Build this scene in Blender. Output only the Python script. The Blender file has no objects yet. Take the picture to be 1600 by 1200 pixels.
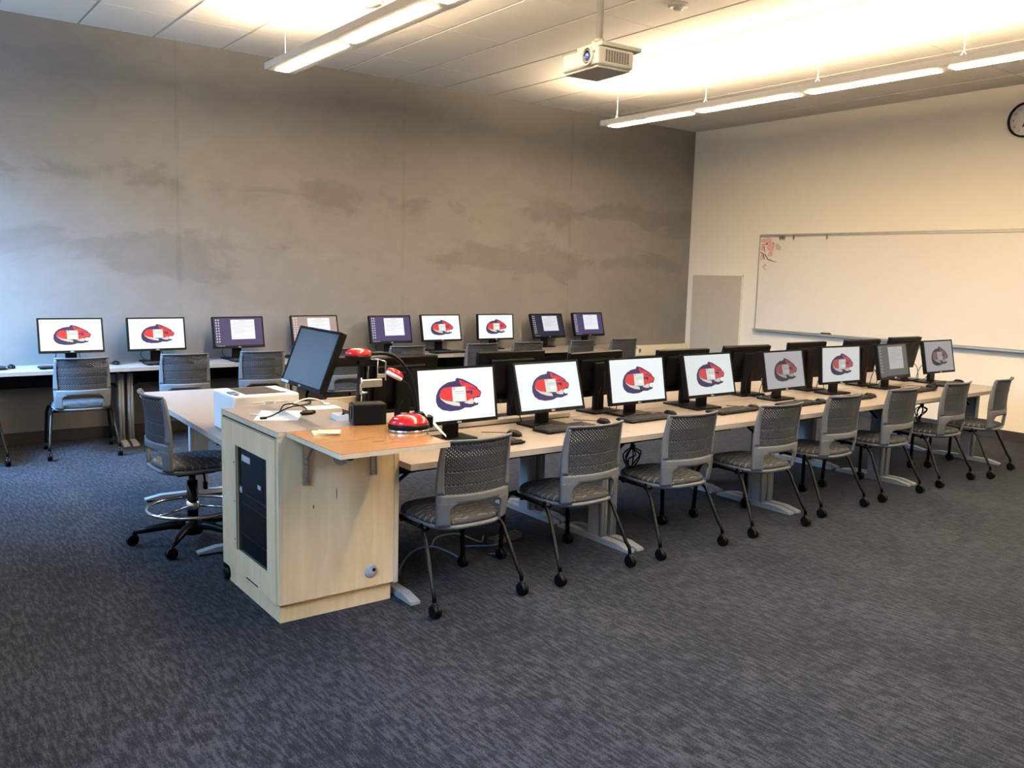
import bpy, bmesh, math, random
from math import sin, cos, pi, radians, sqrt
from mathutils import Vector, Matrix

random.seed(7)
SC = bpy.context.scene
COL = SC.collection

# ------------------------------------------------------------------ camera, world, lights, exposure
F_PX, YAW, PITCH, ROLL, CAM_H = 1348.495, radians(36.9513), radians(7.3423), radians(1.53989), 1.57819
fw = Vector((sin(YAW) * cos(PITCH), cos(YAW) * cos(PITCH), -sin(PITCH)))
rt = Vector((cos(YAW), -sin(YAW), 0.0))
up = rt.cross(fw)
r2 = rt * cos(ROLL) + up * sin(ROLL)
u2 = -rt * sin(ROLL) + up * cos(ROLL)
cam_data = bpy.data.cameras.new('camera')
cam = bpy.data.objects.new('camera', cam_data)
COL.objects.link(cam)
m = Matrix(((r2.x, u2.x, -fw.x, 0), (r2.y, u2.y, -fw.y, 0), (r2.z, u2.z, -fw.z, CAM_H), (0, 0, 0, 1)))
cam.matrix_world = m
cam_data.sensor_fit = 'HORIZONTAL'
cam_data.sensor_width = 36.0
cam_data.lens = F_PX / 1600 * 36
cam_data.clip_start = 0.05
SC.camera = cam

world = bpy.data.worlds.new('world')
SC.world = world
world.use_nodes = True
world.node_tree.nodes['Background'].inputs[0].default_value = (0.55, 0.72, 1.0, 1)
world.node_tree.nodes['Background'].inputs[1].default_value = 1.2

SC.view_settings.view_transform = 'Standard'
SC.view_settings.look = 'None'
SC.view_settings.gamma = 1.0
SC.view_settings.use_curve_mapping = False
SC.view_settings.exposure = 0.0
SC.cycles.use_denoising = True
SC.cycles.max_bounces = 8
SC.cycles.diffuse_bounces = 5
SC.cycles.sample_clamp_indirect = 6.0
SC.cycles.caustics_reflective = False
SC.cycles.caustics_refractive = False

LAMP_DOWN, LAMP_UP = 124.0, 130.0
LAMP_COL = (1.0, 0.75, 0.465)
DAY_COL = (0.27, 0.57, 1.0)
LEFT_X = -1.1
WINDOWS = [(-1.9, -0.1), (0.8, 2.6), (4.0, 5.6), (6.6, 8.25)]
WIN_Z = (0.80, 3.20)
# (window, power, aim, spread): skylight falls downwards through the panes, a little ground light comes up
for wi, wp, aim, spr, dc in ((0, 60, (1, .15, -.45), 115, DAY_COL), (1, 150, (1, 0, -.95), 86, DAY_COL), (2, 42, (1, 0, -.95), 86, DAY_COL),
                             (3, 490, (1, 0, -.95), 86, DAY_COL), (3, 52, (1, .6, .25), 120, (.45, .72, 1.0))):
    wy0, wy1 = WINDOWS[wi]
    ld = bpy.data.lights.new('daylight', 'AREA')
    ld.shape = 'RECTANGLE'
    ld.size = wy1 - wy0 - 0.1
    ld.size_y = WIN_Z[1] - WIN_Z[0] - 0.1
    ld.energy = wp
    ld.spread = radians(spr)
    ld.color = dc
    lo = bpy.data.objects.new('daylight', ld)
    COL.objects.link(lo)
    lo.location = (LEFT_X + 0.03, (wy0 + wy1) / 2, (WIN_Z[0] + WIN_Z[1]) / 2)
    lo.rotation_euler = Vector(aim).to_track_quat('-Z', 'Y').to_euler()

# ------------------------------------------------------------------ materials
MAT = {}


def mat(name, col, rough=0.5, metal=0.0, spec=0.5, emit=None, es=0.0, bump=None, noise=None, coat=0.0):
    """procedural principled material; noise=(scale, amount) varies the colour, bump=(scale, strength)"""
    if name in MAT:
        return MAT[name]
    mm = bpy.data.materials.new(name)
    mm.use_nodes = True
    nt = mm.node_tree
    b = nt.nodes['Principled BSDF']
    b.inputs['Base Color'].default_value = (*col, 1)
    b.inputs['Roughness'].default_value = rough
    b.inputs['Metallic'].default_value = metal
    b.inputs['Specular IOR Level'].default_value = spec
    if coat:
        b.inputs['Coat Weight'].default_value = coat
        b.inputs['Coat Roughness'].default_value = 0.08
    if emit:
        b.inputs['Emission Color'].default_value = (*emit, 1)
        b.inputs['Emission Strength'].default_value = es
    if noise or bump:
        tc = nt.nodes.new('ShaderNodeTexCoord')
    if noise:
        n = nt.nodes.new('ShaderNodeTexNoise')
        n.inputs['Scale'].default_value = noise[0]
        n.inputs['Detail'].default_value = 5
        nt.links.new(tc.outputs['Object'], n.inputs['Vector'])
        r = nt.nodes.new('ShaderNodeValToRGB')
        a = noise[1]
        r.color_ramp.elements[0].position = 0.3
        r.color_ramp.elements[1].position = 0.7
        r.color_ramp.elements[0].color = tuple(c * (1 - a) for c in col) + (1,)
        r.color_ramp.elements[1].color = tuple(min(1, c * (1 + a)) for c in col) + (1,)
        nt.links.new(n.outputs['Fac'], r.inputs['Fac'])
        nt.links.new(r.outputs['Color'], b.inputs['Base Color'])
    if bump:
        n2 = nt.nodes.new('ShaderNodeTexNoise')
        n2.inputs['Scale'].default_value = bump[0]
        n2.inputs['Detail'].default_value = 3
        nt.links.new(tc.outputs['Object'], n2.inputs['Vector'])
        bp = nt.nodes.new('ShaderNodeBump')
        bp.inputs['Strength'].default_value = bump[1]
        bp.inputs['Distance'].default_value = 0.002
        nt.links.new(n2.outputs['Fac'], bp.inputs['Height'])
        nt.links.new(bp.outputs['Normal'], b.inputs['Normal'])
    MAT[name] = mm
    return mm


def N(nt, kind, **kw):
    n = nt.nodes.new(kind)
    for k, v in kw.items():
        if hasattr(n, k):
            setattr(n, k, v)
        else:
            n.inputs[k].default_value = v
    return n


def math_node(nt, op, a, b=None, c=None):
    n = nt.nodes.new('ShaderNodeMath')
    n.operation = op
    for i, v in enumerate((a, b, c)):
        if v is None:
            continue
        if isinstance(v, (int, float)):
            n.inputs[i].default_value = v
        else:
            nt.links.new(v, n.inputs[i])
    return n.outputs[0]


def concrete_material():
    mm = bpy.data.materials.new('troweled_concrete')
    mm.use_nodes = True
    nt = mm.node_tree
    L = nt.links.new
    b = nt.nodes['Principled BSDF']
    b.inputs['Roughness'].default_value = 0.62
    b.inputs['Specular IOR Level'].default_value = 0.35
    geo = nt.nodes.new('ShaderNodeNewGeometry')
    sep = nt.nodes.new('ShaderNodeSeparateXYZ')
    L(geo.outputs['Position'], sep.inputs[0])
    X, Z = sep.outputs['X'], sep.outputs['Z']

    def noise(scale, detail=6, rough=0.6, sx=1.0, sz=1.0, off=0.0, dist=0.0):
        mp = nt.nodes.new('ShaderNodeMapping')
        mp.inputs['Scale'].default_value = (sx, 1, sz)
        mp.inputs['Location'].default_value = (off, 0, off * 0.7)
        L(geo.outputs['Position'], mp.inputs[0])
        n = nt.nodes.new('ShaderNodeTexNoise')
        n.inputs['Scale'].default_value = scale
        n.inputs['Detail'].default_value = detail
        n.inputs['Roughness'].default_value = rough
        n.inputs['Distortion'].default_value = dist
        L(mp.outputs[0], n.inputs['Vector'])
        return n.outputs['Fac']

    def smooth(v, lo, hi):
        n = nt.nodes.new('ShaderNodeMapRange')
        n.interpolation_type = 'SMOOTHSTEP'
        n.inputs[1].default_value = lo
        n.inputs[2].default_value = hi
        L(v, n.inputs[0])
        return n.outputs[0]
    big = noise(0.55, 5, 0.55, 1.0, 1.3)
    mid = noise(2.2, 8, 0.65, 1.0, 1.6, 3.0, 0.6)
    fine = noise(14, 8, 0.7, 1.0, 1.0, 9.0)
    # patch stains with ragged edges along two pour lines
    wob = noise(1.0, 8, 0.62, 1.0, 2.2, 5.0, 0.5)
    wob2 = noise(0.8, 8, 0.62, 1.0, 2.0, 21.0, 0.5)

    def band(zc, half, w, amount):
        d = math_node(nt, 'ABSOLUTE', math_node(nt, 'SUBTRACT', Z, zc))
        lim = math_node(nt, 'MULTIPLY', math_node(nt, 'SUBTRACT', w, 0.41), half)
        return math_node(nt, 'MULTIPLY', smooth(math_node(nt, 'SUBTRACT', lim, d), -0.02, 0.09), amount)
    s1 = band(2.34, 1.1, wob, 1.0)
    s2 = band(1.74, 1.4, wob2, 0.9)
    s3 = band(3.0, 1.2, mid, 0.5)
    stain = math_node(nt, 'MAXIMUM', math_node(nt, 'MAXIMUM', s1, s2), s3)
    # vertical pour joints
    vj = None
    for xv in (2.38, 4.76, 7.14):
        d = math_node(nt, 'ABSOLUTE', math_node(nt, 'SUBTRACT', X, xv))
        wz = noise(2.5, 4, 0.6, 0.2, 1.0, xv * 3)
        lim = math_node(nt, 'MULTIPLY', math_node(nt, 'SUBTRACT', wz, 0.38), 0.16)
        v = smooth(math_node(nt, 'SUBTRACT', lim, d), 0.0, 0.02)
        vj = v if vj is None else math_node(nt, 'MAXIMUM', vj, v)
    tone = math_node(nt, 'ADD', math_node(nt, 'MULTIPLY', math_node(nt, 'SUBTRACT', big, 0.5), 0.34),
                     math_node(nt, 'MULTIPLY', math_node(nt, 'SUBTRACT', mid, 0.5), 0.42))
    tone = math_node(nt, 'ADD', tone, math_node(nt, 'MULTIPLY', math_node(nt, 'SUBTRACT', fine, 0.5), 0.10))
    tone = math_node(nt, 'SUBTRACT', tone, math_node(nt, 'MULTIPLY', stain, 0.21))
    tone = math_node(nt, 'SUBTRACT', tone, math_node(nt, 'MULTIPLY', vj, 0.10))
    val = math_node(nt, 'MULTIPLY', math_node(nt, 'ADD', tone, 1.0), 0.185)
    comb = nt.nodes.new('ShaderNodeCombineColor')
    L(val, comb.inputs[0])
    L(math_node(nt, 'MULTIPLY', val, 0.985), comb.inputs[1])
    L(math_node(nt, 'MULTIPLY', val, 0.98), comb.inputs[2])
    L(comb.outputs[0], b.inputs['Base Color'])
    bp = nt.nodes.new('ShaderNodeBump')
    bp.inputs['Strength'].default_value = 0.25
    bp.inputs['Distance'].default_value = 0.01
    L(mid, bp.inputs['Height'])
    L(bp.outputs[0], b.inputs['Normal'])
    return mm


def carpet_material():
    mm = bpy.data.materials.new('streaked_carpet')
    mm.use_nodes = True
    nt = mm.node_tree
    L = nt.links.new
    b = nt.nodes['Principled BSDF']
    b.inputs['Roughness'].default_value = 0.95
    b.inputs['Specular IOR Level'].default_value = 0.1
    b.inputs['Sheen Weight'].default_value = 0.05
    b.inputs['Sheen Roughness'].default_value = 0.5
    b.inputs['Sheen Tint'].default_value = (0.85, 0.92, 1.0, 1)
    geo = nt.nodes.new('ShaderNodeNewGeometry')

    def noise(sx, sy, scale, detail, rough):
        mp = nt.nodes.new('ShaderNodeMapping')
        mp.inputs['Scale'].default_value = (sx, sy, 1)
        L(geo.outputs['Position'], mp.inputs[0])
        n = nt.nodes.new('ShaderNodeTexNoise')
        n.inputs['Scale'].default_value = scale
        n.inputs['Detail'].default_value = detail
        n.inputs['Roughness'].default_value = rough
        L(mp.outputs[0], n.inputs['Vector'])
        return n.outputs['Fac']
    streak = noise(62, 12, 1.0, 4, 0.65)
    loops = noise(190, 120, 1.0, 2, 0.6)
    cloud = noise(2.2, 1.6, 1.0, 3, 0.5)
    cross = noise(8, 40, 1.0, 2, 0.5)
    v = math_node(nt, 'ADD', math_node(nt, 'MULTIPLY', streak, 0.56), math_node(nt, 'MULTIPLY', loops, 0.28))
    v = math_node(nt, 'ADD', v, math_node(nt, 'MULTIPLY', cloud, 0.12))
    v = math_node(nt, 'ADD', v, math_node(nt, 'MULTIPLY', cross, 0.12))
    r = nt.nodes.new('ShaderNodeValToRGB')
    e = r.color_ramp.elements
    e[0].position, e[0].color = 0.462, (0.002, 0.0028, 0.005, 1)
    e[1].position, e[1].color = 0.60, (0.0235, 0.0265, 0.035, 1)
    k = e.new(0.535)
    k.color = (0.0070, 0.0090, 0.0138, 1)
    L(v, r.inputs['Fac'])
    L(r.outputs['Color'], b.inputs['Base Color'])
    bp = nt.nodes.new('ShaderNodeBump')
    bp.inputs['Strength'].default_value = 0.6
    bp.inputs['Distance'].default_value = 0.006
    L(v, bp.inputs['Height'])
    L(bp.outputs[0], b.inputs['Normal'])
    return mm


def wood_material(name, c1, c2, rough, vertical=True, coat=0.0, knots=True):
    mm = bpy.data.materials.new(name)
    mm.use_nodes = True
    nt = mm.node_tree
    L = nt.links.new
    b = nt.nodes['Principled BSDF']
    b.inputs['Roughness'].default_value = rough
    b.inputs['Coat Weight'].default_value = coat
    b.inputs['Coat Roughness'].default_value = 0.12
    tc = nt.nodes.new('ShaderNodeTexCoord')
    mp = nt.nodes.new('ShaderNodeMapping')
    mp.inputs['Scale'].default_value = (9, 9, 1.3) if vertical else (1.5, 12, 9)
    L(tc.outputs['Object'], mp.inputs[0])
    n = nt.nodes.new('ShaderNodeTexNoise')
    n.inputs['Scale'].default_value = 1.6
    n.inputs['Detail'].default_value = 7
    n.inputs['Distortion'].default_value = 1.2
    L(mp.outputs[0], n.inputs['Vector'])
    n2 = nt.nodes.new('ShaderNodeTexNoise')
    n2.inputs['Scale'].default_value = 3.2
    n2.inputs['Detail'].default_value = 4
    L(tc.outputs['Object'], n2.inputs['Vector'])
    f = math_node(nt, 'ADD', math_node(nt, 'MULTIPLY', n.outputs['Fac'], 0.6), math_node(nt, 'MULTIPLY', n2.outputs['Fac'], 0.4))
    r = nt.nodes.new('ShaderNodeValToRGB')
    r.color_ramp.elements[0].position = 0.36
    r.color_ramp.elements[1].position = 0.64
    r.color_ramp.elements[0].color = (*c1, 1)
    r.color_ramp.elements[1].color = (*c2, 1)
    L(f, r.inputs['Fac'])
    L(r.outputs['Color'], b.inputs['Base Color'])
    return mm


def fabric_material():
    """dark seat cloth with broken light wavy threads"""
    mm = bpy.data.materials.new('seat_cloth')
    mm.use_nodes = True
    nt = mm.node_tree
    L = nt.links.new
    b = nt.nodes['Principled BSDF']
    b.inputs['Roughness'].default_value = 0.85
    tc = nt.nodes.new('ShaderNodeTexCoord')
    sep = nt.nodes.new('ShaderNodeSeparateXYZ')
    L(tc.outputs['Object'], sep.inputs[0])
    X, Y = sep.outputs['X'], sep.outputs['Y']
    wav = math_node(nt, 'MULTIPLY', math_node(nt, 'SINE', math_node(nt, 'MULTIPLY', X, 90.0)), 0.006)
    ph = math_node(nt, 'SINE', math_node(nt, 'MULTIPLY', math_node(nt, 'ADD', Y, wav), 165.0))
    line = math_node(nt, 'GREATER_THAN', ph, 0.72)
    n = nt.nodes.new('ShaderNodeTexNoise')
    n.inputs['Scale'].default_value = 30
    L(tc.outputs['Object'], n.inputs['Vector'])
    brk = math_node(nt, 'GREATER_THAN', n.outputs['Fac'], 0.47)
    f = math_node(nt, 'MULTIPLY', line, brk)
    mx = nt.nodes.new('ShaderNodeMix')
    mx.data_type = 'RGBA'
    mx.inputs[6].default_value = (0.022, 0.026, 0.033, 1)
    mx.inputs[7].default_value = (0.12, 0.12, 0.118, 1)
    L(f, mx.inputs[0])
    L(mx.outputs[2], b.inputs['Base Color'])
    return mm


MAT['concrete'] = concrete_material()
MAT['carpet'] = carpet_material()
MAT['maple'] = wood_material('maple_veneer', (0.54, 0.405, 0.235), (0.66, 0.51, 0.325), 0.38, True, 0.15)
MAT['maple_edge'] = wood_material('maple_edge', (0.46, 0.38, 0.27), (0.54, 0.45, 0.33), 0.45, True)
MAT['shelf_wood'] = wood_material('shelf_veneer', (0.37, 0.178, 0.068), (0.405, 0.20, 0.078), 0.22, False, 0.35)
MAT['cloth'] = fabric_material()
wall_paint = mat('wall_paint', (0.80, 0.745, 0.635), 0.7, bump=(60, 0.05), noise=(0.6, 0.015))
white_paint = mat('white_paint', (0.72, 0.72, 0.70), 0.8)
tile_mat = mat('ceiling_tile', (0.64, 0.63, 0.61), 0.9, bump=(220, 0.25), noise=(3, 0.015))
tee_mat = mat('tee_bar', (0.36, 0.355, 0.34), 0.5)
base_mat = mat('rubber_base', (0.02, 0.02, 0.022), 0.55, noise=(4, 0.1))
chair_plastic = mat('chair_plastic', (0.088, 0.098, 0.114), 0.5, 0.0, 0.3, noise=(5, 0.03))
mesh_plastic = mat('chair_mesh', (0.030, 0.035, 0.044), 0.55, 0.0, 0.2, noise=(5, 0.03))
black_metal = mat('black_metal', (0.003, 0.003, 0.0035), 0.25, 0.0, 0.14, noise=(8, 0.1))
black_plastic = mat('black_plastic', (0.0025, 0.0025, 0.003), 0.40, 0.0, 0.12, noise=(8, 0.1))
black_matte = mat('black_matte', (0.0025, 0.0025, 0.003), 0.7, 0.0, 0.12, noise=(8, 0.1))
chrome = mat('chrome', (0.75, 0.75, 0.76), 0.12, 1.0)
steel = mat('brushed_steel', (0.45, 0.45, 0.44), 0.35, 1.0, noise=(20, 0.08))
grey_metal = mat('grey_powder_coat', (0.22, 0.235, 0.255), 0.4, 0.0, 0.5, noise=(4, 0.03))
laminate = mat('taupe_laminate', (0.28, 0.242, 0.217), 0.32, 0.0, 0.5, noise=(40, 0.06))
lam_edge = mat('laminate_edge', (0.32, 0.295, 0.275), 0.45, noise=(30, 0.04))
lectern_top_mat = mat('lectern_laminate', (0.225, 0.20, 0.185), 0.34, noise=(40, 0.05))
glass_dark = mat('smoked_glass', (0.003, 0.004, 0.006), 0.06, 0.0, 0.18, noise=(3, 0.1))
white_plastic = mat('white_plastic', (0.78, 0.79, 0.80), 0.35, noise=(5, 0.01))
grey_plastic = mat('grey_plastic', (0.022, 0.022, 0.025), 0.45, 0.0, 0.4, noise=(5, 0.05))
paper = mat('paper', (0.80, 0.79, 0.77), 0.8, noise=(20, 0.02))
ink = mat('ink', (0.10, 0.10, 0.12), 0.8, noise=(20, 0.1))
red_gloss = mat('red_gloss', (0.50, 0.008, 0.014), 0.12, 0.0, 0.5, coat=0.6, noise=(4, 0.05))
note_mat = mat('note_paper', (0.80, 0.74, 0.42), 0.8, noise=(10, 0.02))
board_mat = mat('board_enamel', (0.74, 0.695, 0.63), 0.22, noise=(1.2, 0.01))
alu = mat('dull_aluminium', (0.42, 0.40, 0.36), 0.4, 0.6, noise=(10, 0.05))
panel_mat = mat('grey_panel', (0.47, 0.425, 0.34), 0.6, noise=(30, 0.03))
pink = mat('pink_marker', (0.66, 0.38, 0.34), 0.6, noise=(25, 0.12))
brown = mat('brown_marker', (0.16, 0.07, 0.06), 0.6, noise=(20, 0.1))
olive = mat('olive_clip', (0.14, 0.11, 0.05), 0.5, noise=(20, 0.1))
fixture_mat = mat('fixture_white', (0.62, 0.61, 0.60), 0.45, noise=(5, 0.02))
diffuser = mat('lamp_diffuser', (0.8, 0.8, 0.8), 0.5, emit=LAMP_COL, es=LAMP_DOWN)
uplens = mat('lamp_uplens', (0.8, 0.8, 0.8), 0.5, emit=LAMP_COL, es=LAMP_UP)
blue_cord = mat('blue_cord', (0.03, 0.13, 0.40), 0.5, noise=(9, 0.1))
grommet_mat = mat('grommet_plastic', (0.25, 0.29, 0.34), 0.45, noise=(9, 0.03))
clock_face = mat('clock_face', (0.55, 0.52, 0.52), 0.3, noise=(6, 0.02))
lens_blue = mat('lens_blue_glow', (0.02, 0.03, 0.12), 0.05, 0.0, 0.9, emit=(0.15, 0.2, 1.0), es=0.6)  # lens centre is given a faint blue glow of its own
lens_glass = mat('lens_glass', (0.005, 0.005, 0.01), 0.05, noise=(4, 0.1))
proj_mat = mat('projector_shell', (0.34, 0.35, 0.345), 0.4, noise=(5, 0.02))
proj_low = mat('projector_underside', (0.33, 0.33, 0.325), 0.5, noise=(5, 0.02))
window_glass = mat('window_glass', (0.6, 0.7, 0.8), 0.05, noise=(2, 0.02))


def screen_mat(name, col, s):
    return mat(name, (0.004, 0.004, 0.005), 0.3, 0.0, 0.12, emit=col, es=s)


# ------------------------------------------------------------------ mesh helpers
class MB:
    """collects shapes into one mesh"""

    def __init__(self):
        self.bm = bmesh.new()
        self.mi = 0

    def _tag(self, faces):
        for f in faces:
            f.material_index = self.mi

    def box(self, x0, x1, y0, y1, z0, z1, bev=0.0, seg=2, M=None):
        pts = [(x, y, z) for x in (x0, x1) for y in (y0, y1) for z in (z0, z1)]
        vs = [self.bm.verts.new(M @ Vector(p) if M else p) for p in pts]
        fs = [(0, 1, 3, 2), (4, 6, 7, 5), (0, 4, 5, 1), (2, 3, 7, 6), (0, 2, 6, 4), (1, 5, 7, 3)]
        faces = [self.bm.faces.new([vs[i] for i in f]) for f in fs]
        self._tag(faces)
        if bev:
            es = list({e for f in faces for e in f.edges})
            r = bmesh.ops.bevel(self.bm, geom=es, offset=bev, segments=seg, affect='EDGES', profile=0.5)
            self._tag(r['faces'])
        return self

    def curve(self, pts, r, n=8, sub=5):
        P = [Vector(p) for p in pts]
        P = [P[0] * 2 - P[1]] + P + [P[-1] * 2 - P[-2]]
        out = []
        for i in range(1, len(P) - 2):
            a, b, c, d = P[i - 1:i + 3]
            for k in range(sub):
                t = k / sub
                out.append(0.5 * ((2 * b) + (c - a) * t + (2 * a - 5 * b + 4 * c - d) * t * t + (3 * b - a - 3 * c + d) * t ** 3))
        out.append(P[-2])
        return self.tube(out, r, n)

    def tube(self, pts, r, n=8, caps=True, radii=None):
        pts = [Vector(p) for p in pts]
        rings = []
        prev = None
        for i, p in enumerate(pts):
            if i == 0:
                d = pts[1] - pts[0]
            elif i == len(pts) - 1:
                d = pts[-1] - pts[-2]
            else:
                d = (pts[i + 1] - p).normalized() + (p - pts[i - 1]).normalized()
            d.normalize()
            if prev is None:
                a = Vector((0, 0, 1)) if abs(d.z) < 0.9 else Vector((1, 0, 0))
                u = d.cross(a).normalized()
            else:
                u = (prev - d * prev.dot(d))
                u = u.normalized() if u.length > 1e-6 else d.orthogonal().normalized()
            prev = u
            v = d.cross(u)
            rr = radii[i] if radii else r
            rings.append([self.bm.verts.new(p + (u * cos(2 * pi * k / n) + v * sin(2 * pi * k / n)) * rr) for k in range(n)])
        fs = []
        for a, b in zip(rings, rings[1:]):
            for k in range(n):
                fs.append(self.bm.faces.new((a[k], a[(k + 1) % n], b[(k + 1) % n], b[k])))
        if caps:
            fs.append(self.bm.faces.new(rings[0][::-1]))
            fs.append(self.bm.faces.new(rings[-1]))
        for f in fs:
            f.smooth = True
        self._tag(fs)
        return self

    def cyl(self, p0, p1, r, n=16):
        return self.tube([p0, p1], r, n)

    def lathe(self, prof, n=24, M=None, sx=1.0, sy=1.0):
        """prof: list of (r, z); closed with caps when r>0 at the ends"""
        rings = []
        for r, z in prof:
            ring = []
            for k in range(n):
                p = Vector((r * sx * cos(2 * pi * k / n), r * sy * sin(2 * pi * k / n), z))
                ring.append(self.bm.verts.new(M @ p if M else p))
            rings.append(ring)
        fs = []
        for a, b in zip(rings, rings[1:]):
            for k in range(n):
                fs.append(self.bm.faces.new((a[k], a[(k + 1) % n], b[(k + 1) % n], b[k])))
        fs.append(self.bm.faces.new(rings[0][::-1]))
        fs.append(self.bm.faces.new(rings[-1]))
        for f in fs[:-2]:
            f.smooth = True
        self._tag(fs)
        return self

    def prism(self, poly, z0, z1, M=None):
        """extrude an xy polygon from z0 to z1"""
        a = [self.bm.verts.new(M @ Vector((x, y, z0)) if M else (x, y, z0)) for x, y in poly]
        b = [self.bm.verts.new(M @ Vector((x, y, z1)) if M else (x, y, z1)) for x, y in poly]
        n = len(poly)
        fs = [self.bm.faces.new(a[::-1]), self.bm.faces.new(b)]
        for i in range(n):
            fs.append(self.bm.faces.new((a[i], a[(i + 1) % n], b[(i + 1) % n], b[i])))
        self._tag(fs)
        return self

    def quad(self, pts):
        f = self.bm.faces.new([self.bm.verts.new(p) for p in pts])
        self._tag([f])
        return self

    def build(self, name, mats, parent=None, loc=None, rot=None, smooth_angle=None):
        me = bpy.data.meshes.new(name)
        bmesh.ops.recalc_face_normals(self.bm, faces=self.bm.faces)
        self.bm.to_mesh(me)
        self.bm.free()
        if not isinstance(mats, (list, tuple)):
            mats = [mats]
        for mm in mats:
            me.materials.append(mm)
        o = bpy.data.objects.new(name, me)
        COL.objects.link(o)
        if parent:
            o.parent = parent
        if loc:
            o.location = loc
        if rot:
            o.rotation_euler = rot
        return o


def thing(name, label, cat, loc=(0, 0, 0), rz=0.0, group=None):
    o = bpy.data.objects.new(name, None)
    o.empty_display_size = 0.1
    COL.objects.link(o)
    o.location = loc
    o.rotation_euler = (0, 0, rz)
    return tag(o, label, cat, group)


def tag(o, label, cat, group=None):
    o['label'] = label
    o['category'] = cat
    if group:
        o['group'] = group
    return o


def struct(o):
    o['kind'] = 'structure'
    return o


def dup(o, parent=None, first=True):
    c = o.copy()
    COL.objects.link(c)
    if parent:
        c.parent = parent
    for ch in o.children:
        dup(ch, c, False)
    return c


def place(o, loc, rz):
    o.location = loc
    o.rotation_euler = (0, 0, rz)


def text_mesh(name, s, size, mt, parent, M, depth=0.0004):
    cu = bpy.data.curves.new(name, 'FONT')
    cu.body = s
    cu.size = size
    cu.align_x = 'CENTER'
    cu.align_y = 'CENTER'
    cu.extrude = depth
    tmp = bpy.data.objects.new(name, cu)
    COL.objects.link(tmp)
    dg = bpy.context.evaluated_depsgraph_get()
    me = bpy.data.meshes.new_from_object(tmp.evaluated_get(dg))
    bpy.data.objects.remove(tmp)
    me.materials.clear()
    me.materials.append(mt)
    o = bpy.data.objects.new(name, me)
    COL.objects.link(o)
    o.parent = parent
    o.matrix_local = M
    return o


# ------------------------------------------------------------------ the room
YB, XR, H = 8.379, 9.377, 3.580
Y0R = -3.0
TILE, TX0 = 0.6096, 1.589

f_ = MB().box(LEFT_X - .1, XR + .1, Y0R - .1, YB + .1, -0.1, 0.0).build('floor', MAT['carpet'])
struct(f_)
struct(MB().box(LEFT_X - .1, XR + .3, YB, YB + 0.2, 0.0, H + .3).build('wall_back', MAT['concrete']))
struct(MB().box(XR, XR + 0.2, Y0R, YB, 0.0, H + .3).build('wall_right', wall_paint))
struct(MB().box(LEFT_X - .1, XR + .2, Y0R - .2, Y0R, 0.0, H + .3).build('wall_front', wall_paint))
wl = MB()
zz0, zz1 = WIN_Z
wl.box(LEFT_X - .2, LEFT_X, Y0R, YB, 0, zz0)
wl.box(LEFT_X - .2, LEFT_X, Y0R, YB, zz1, H + .3)
edges = [Y0R] + [v for w in WINDOWS for v in w] + [YB]
for a, b in zip(edges[0::2], edges[1::2]):
    wl.box(LEFT_X - .2, LEFT_X, a, b, zz0, zz1)
struct(wl.build('wall_left', wall_paint))
for i, (a, b) in enumerate(WINDOWS):
    w = MB().box(LEFT_X - .14, LEFT_X - .06, a, a + .05, zz0, zz1).box(LEFT_X - .14, LEFT_X - .06, b - .05, b, zz0, zz1)
    w.box(LEFT_X - .14, LEFT_X - .06, a, b, zz0, zz0 + .05).box(LEFT_X - .14, LEFT_X - .06, a, b, zz1 - .05, zz1)
    w.box(LEFT_X - .13, LEFT_X - .07, (a + b) / 2 - .02, (a + b) / 2 + .02, zz0, zz1)
    wo = struct(w.build('window_%d' % (i + 1), alu))
    MB().box(LEFT_X - .105, LEFT_X - .1, a + .05, b - .05, zz0 + .05, zz1 - .05).build('pane', window_glass, wo)

# ceiling: deck, tiles with recessed joints, tee bars
ce = struct(MB().box(LEFT_X - .2, XR + .2, Y0R - .2, YB + .2, H + .03, H + .3).build('ceiling', white_paint))
CROSS = 1.195
tile_me = None
xs0 = TX0 - 5 * TILE
ylines = [7.583 - CROSS * k for k in range(-1, 10)]
count = 0
for i in range(0, 18):
    xa = xs0 + i * TILE
    xb = min(xa + TILE, XR)
    if xa > XR - 0.05:
        break
    for ya, yb in zip(ylines[1:], ylines[:-1]):
        yb = min(yb, YB)
        if yb < 1.2:
            continue
        full = (xb - xa) > TILE - 1e-4 and (yb - ya) > CROSS - 1e-4
        if full and tile_me:
            o = bpy.data.objects.new('ceiling_tile', tile_me)
            COL.objects.link(o)
            o.parent = ce
        else:
            o = MB().box(0.011, (xb - xa) - 0.011, 0.003, (yb - ya) - 0.003, 0, 0.022, 0.003, 1).build('ceiling_tile', tile_mat, ce)
            if full:
                tile_me = o.data
        o.location = (xa, ya, H - 0.004)
        count += 1
for i in range(0, 18):
    xa = xs0 + i * TILE
    if xa > XR:
        break
    MB().box(xa - .0115, xa + .0115, Y0R, YB, H + .001, H + .03).build('tee_bar', tee_mat, ce)
# baseboards
struct(MB().box(LEFT_X, XR, YB - .012, YB, 0, .1005, .003, 1).build('baseboard_back', base_mat))
struct(MB().box(XR - .012, XR, Y0R, YB - .012, 0, .1005, .003, 1).build('baseboard_right', base_mat))

# grey flush panel beside the corner, raceway with outlets
pn = thing('wall_panel', 'flat grey rectangular panel on the cream wall beside the room corner', 'panel', (XR, 7.85, 0.45))
MB().box(-.016, 0, -.425, .425, 0, 1.165, .003, 1).build('panel_face', panel_mat, pn)
MB().box(-.020, 0, -.44, -.425, -.012, 1.18).box(-.020, 0, .425, .432, -.012, 1.18).box(-.020, 0, -.44, .432, 1.165, 1.18).build('panel_frame', wall_paint, pn)

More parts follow.
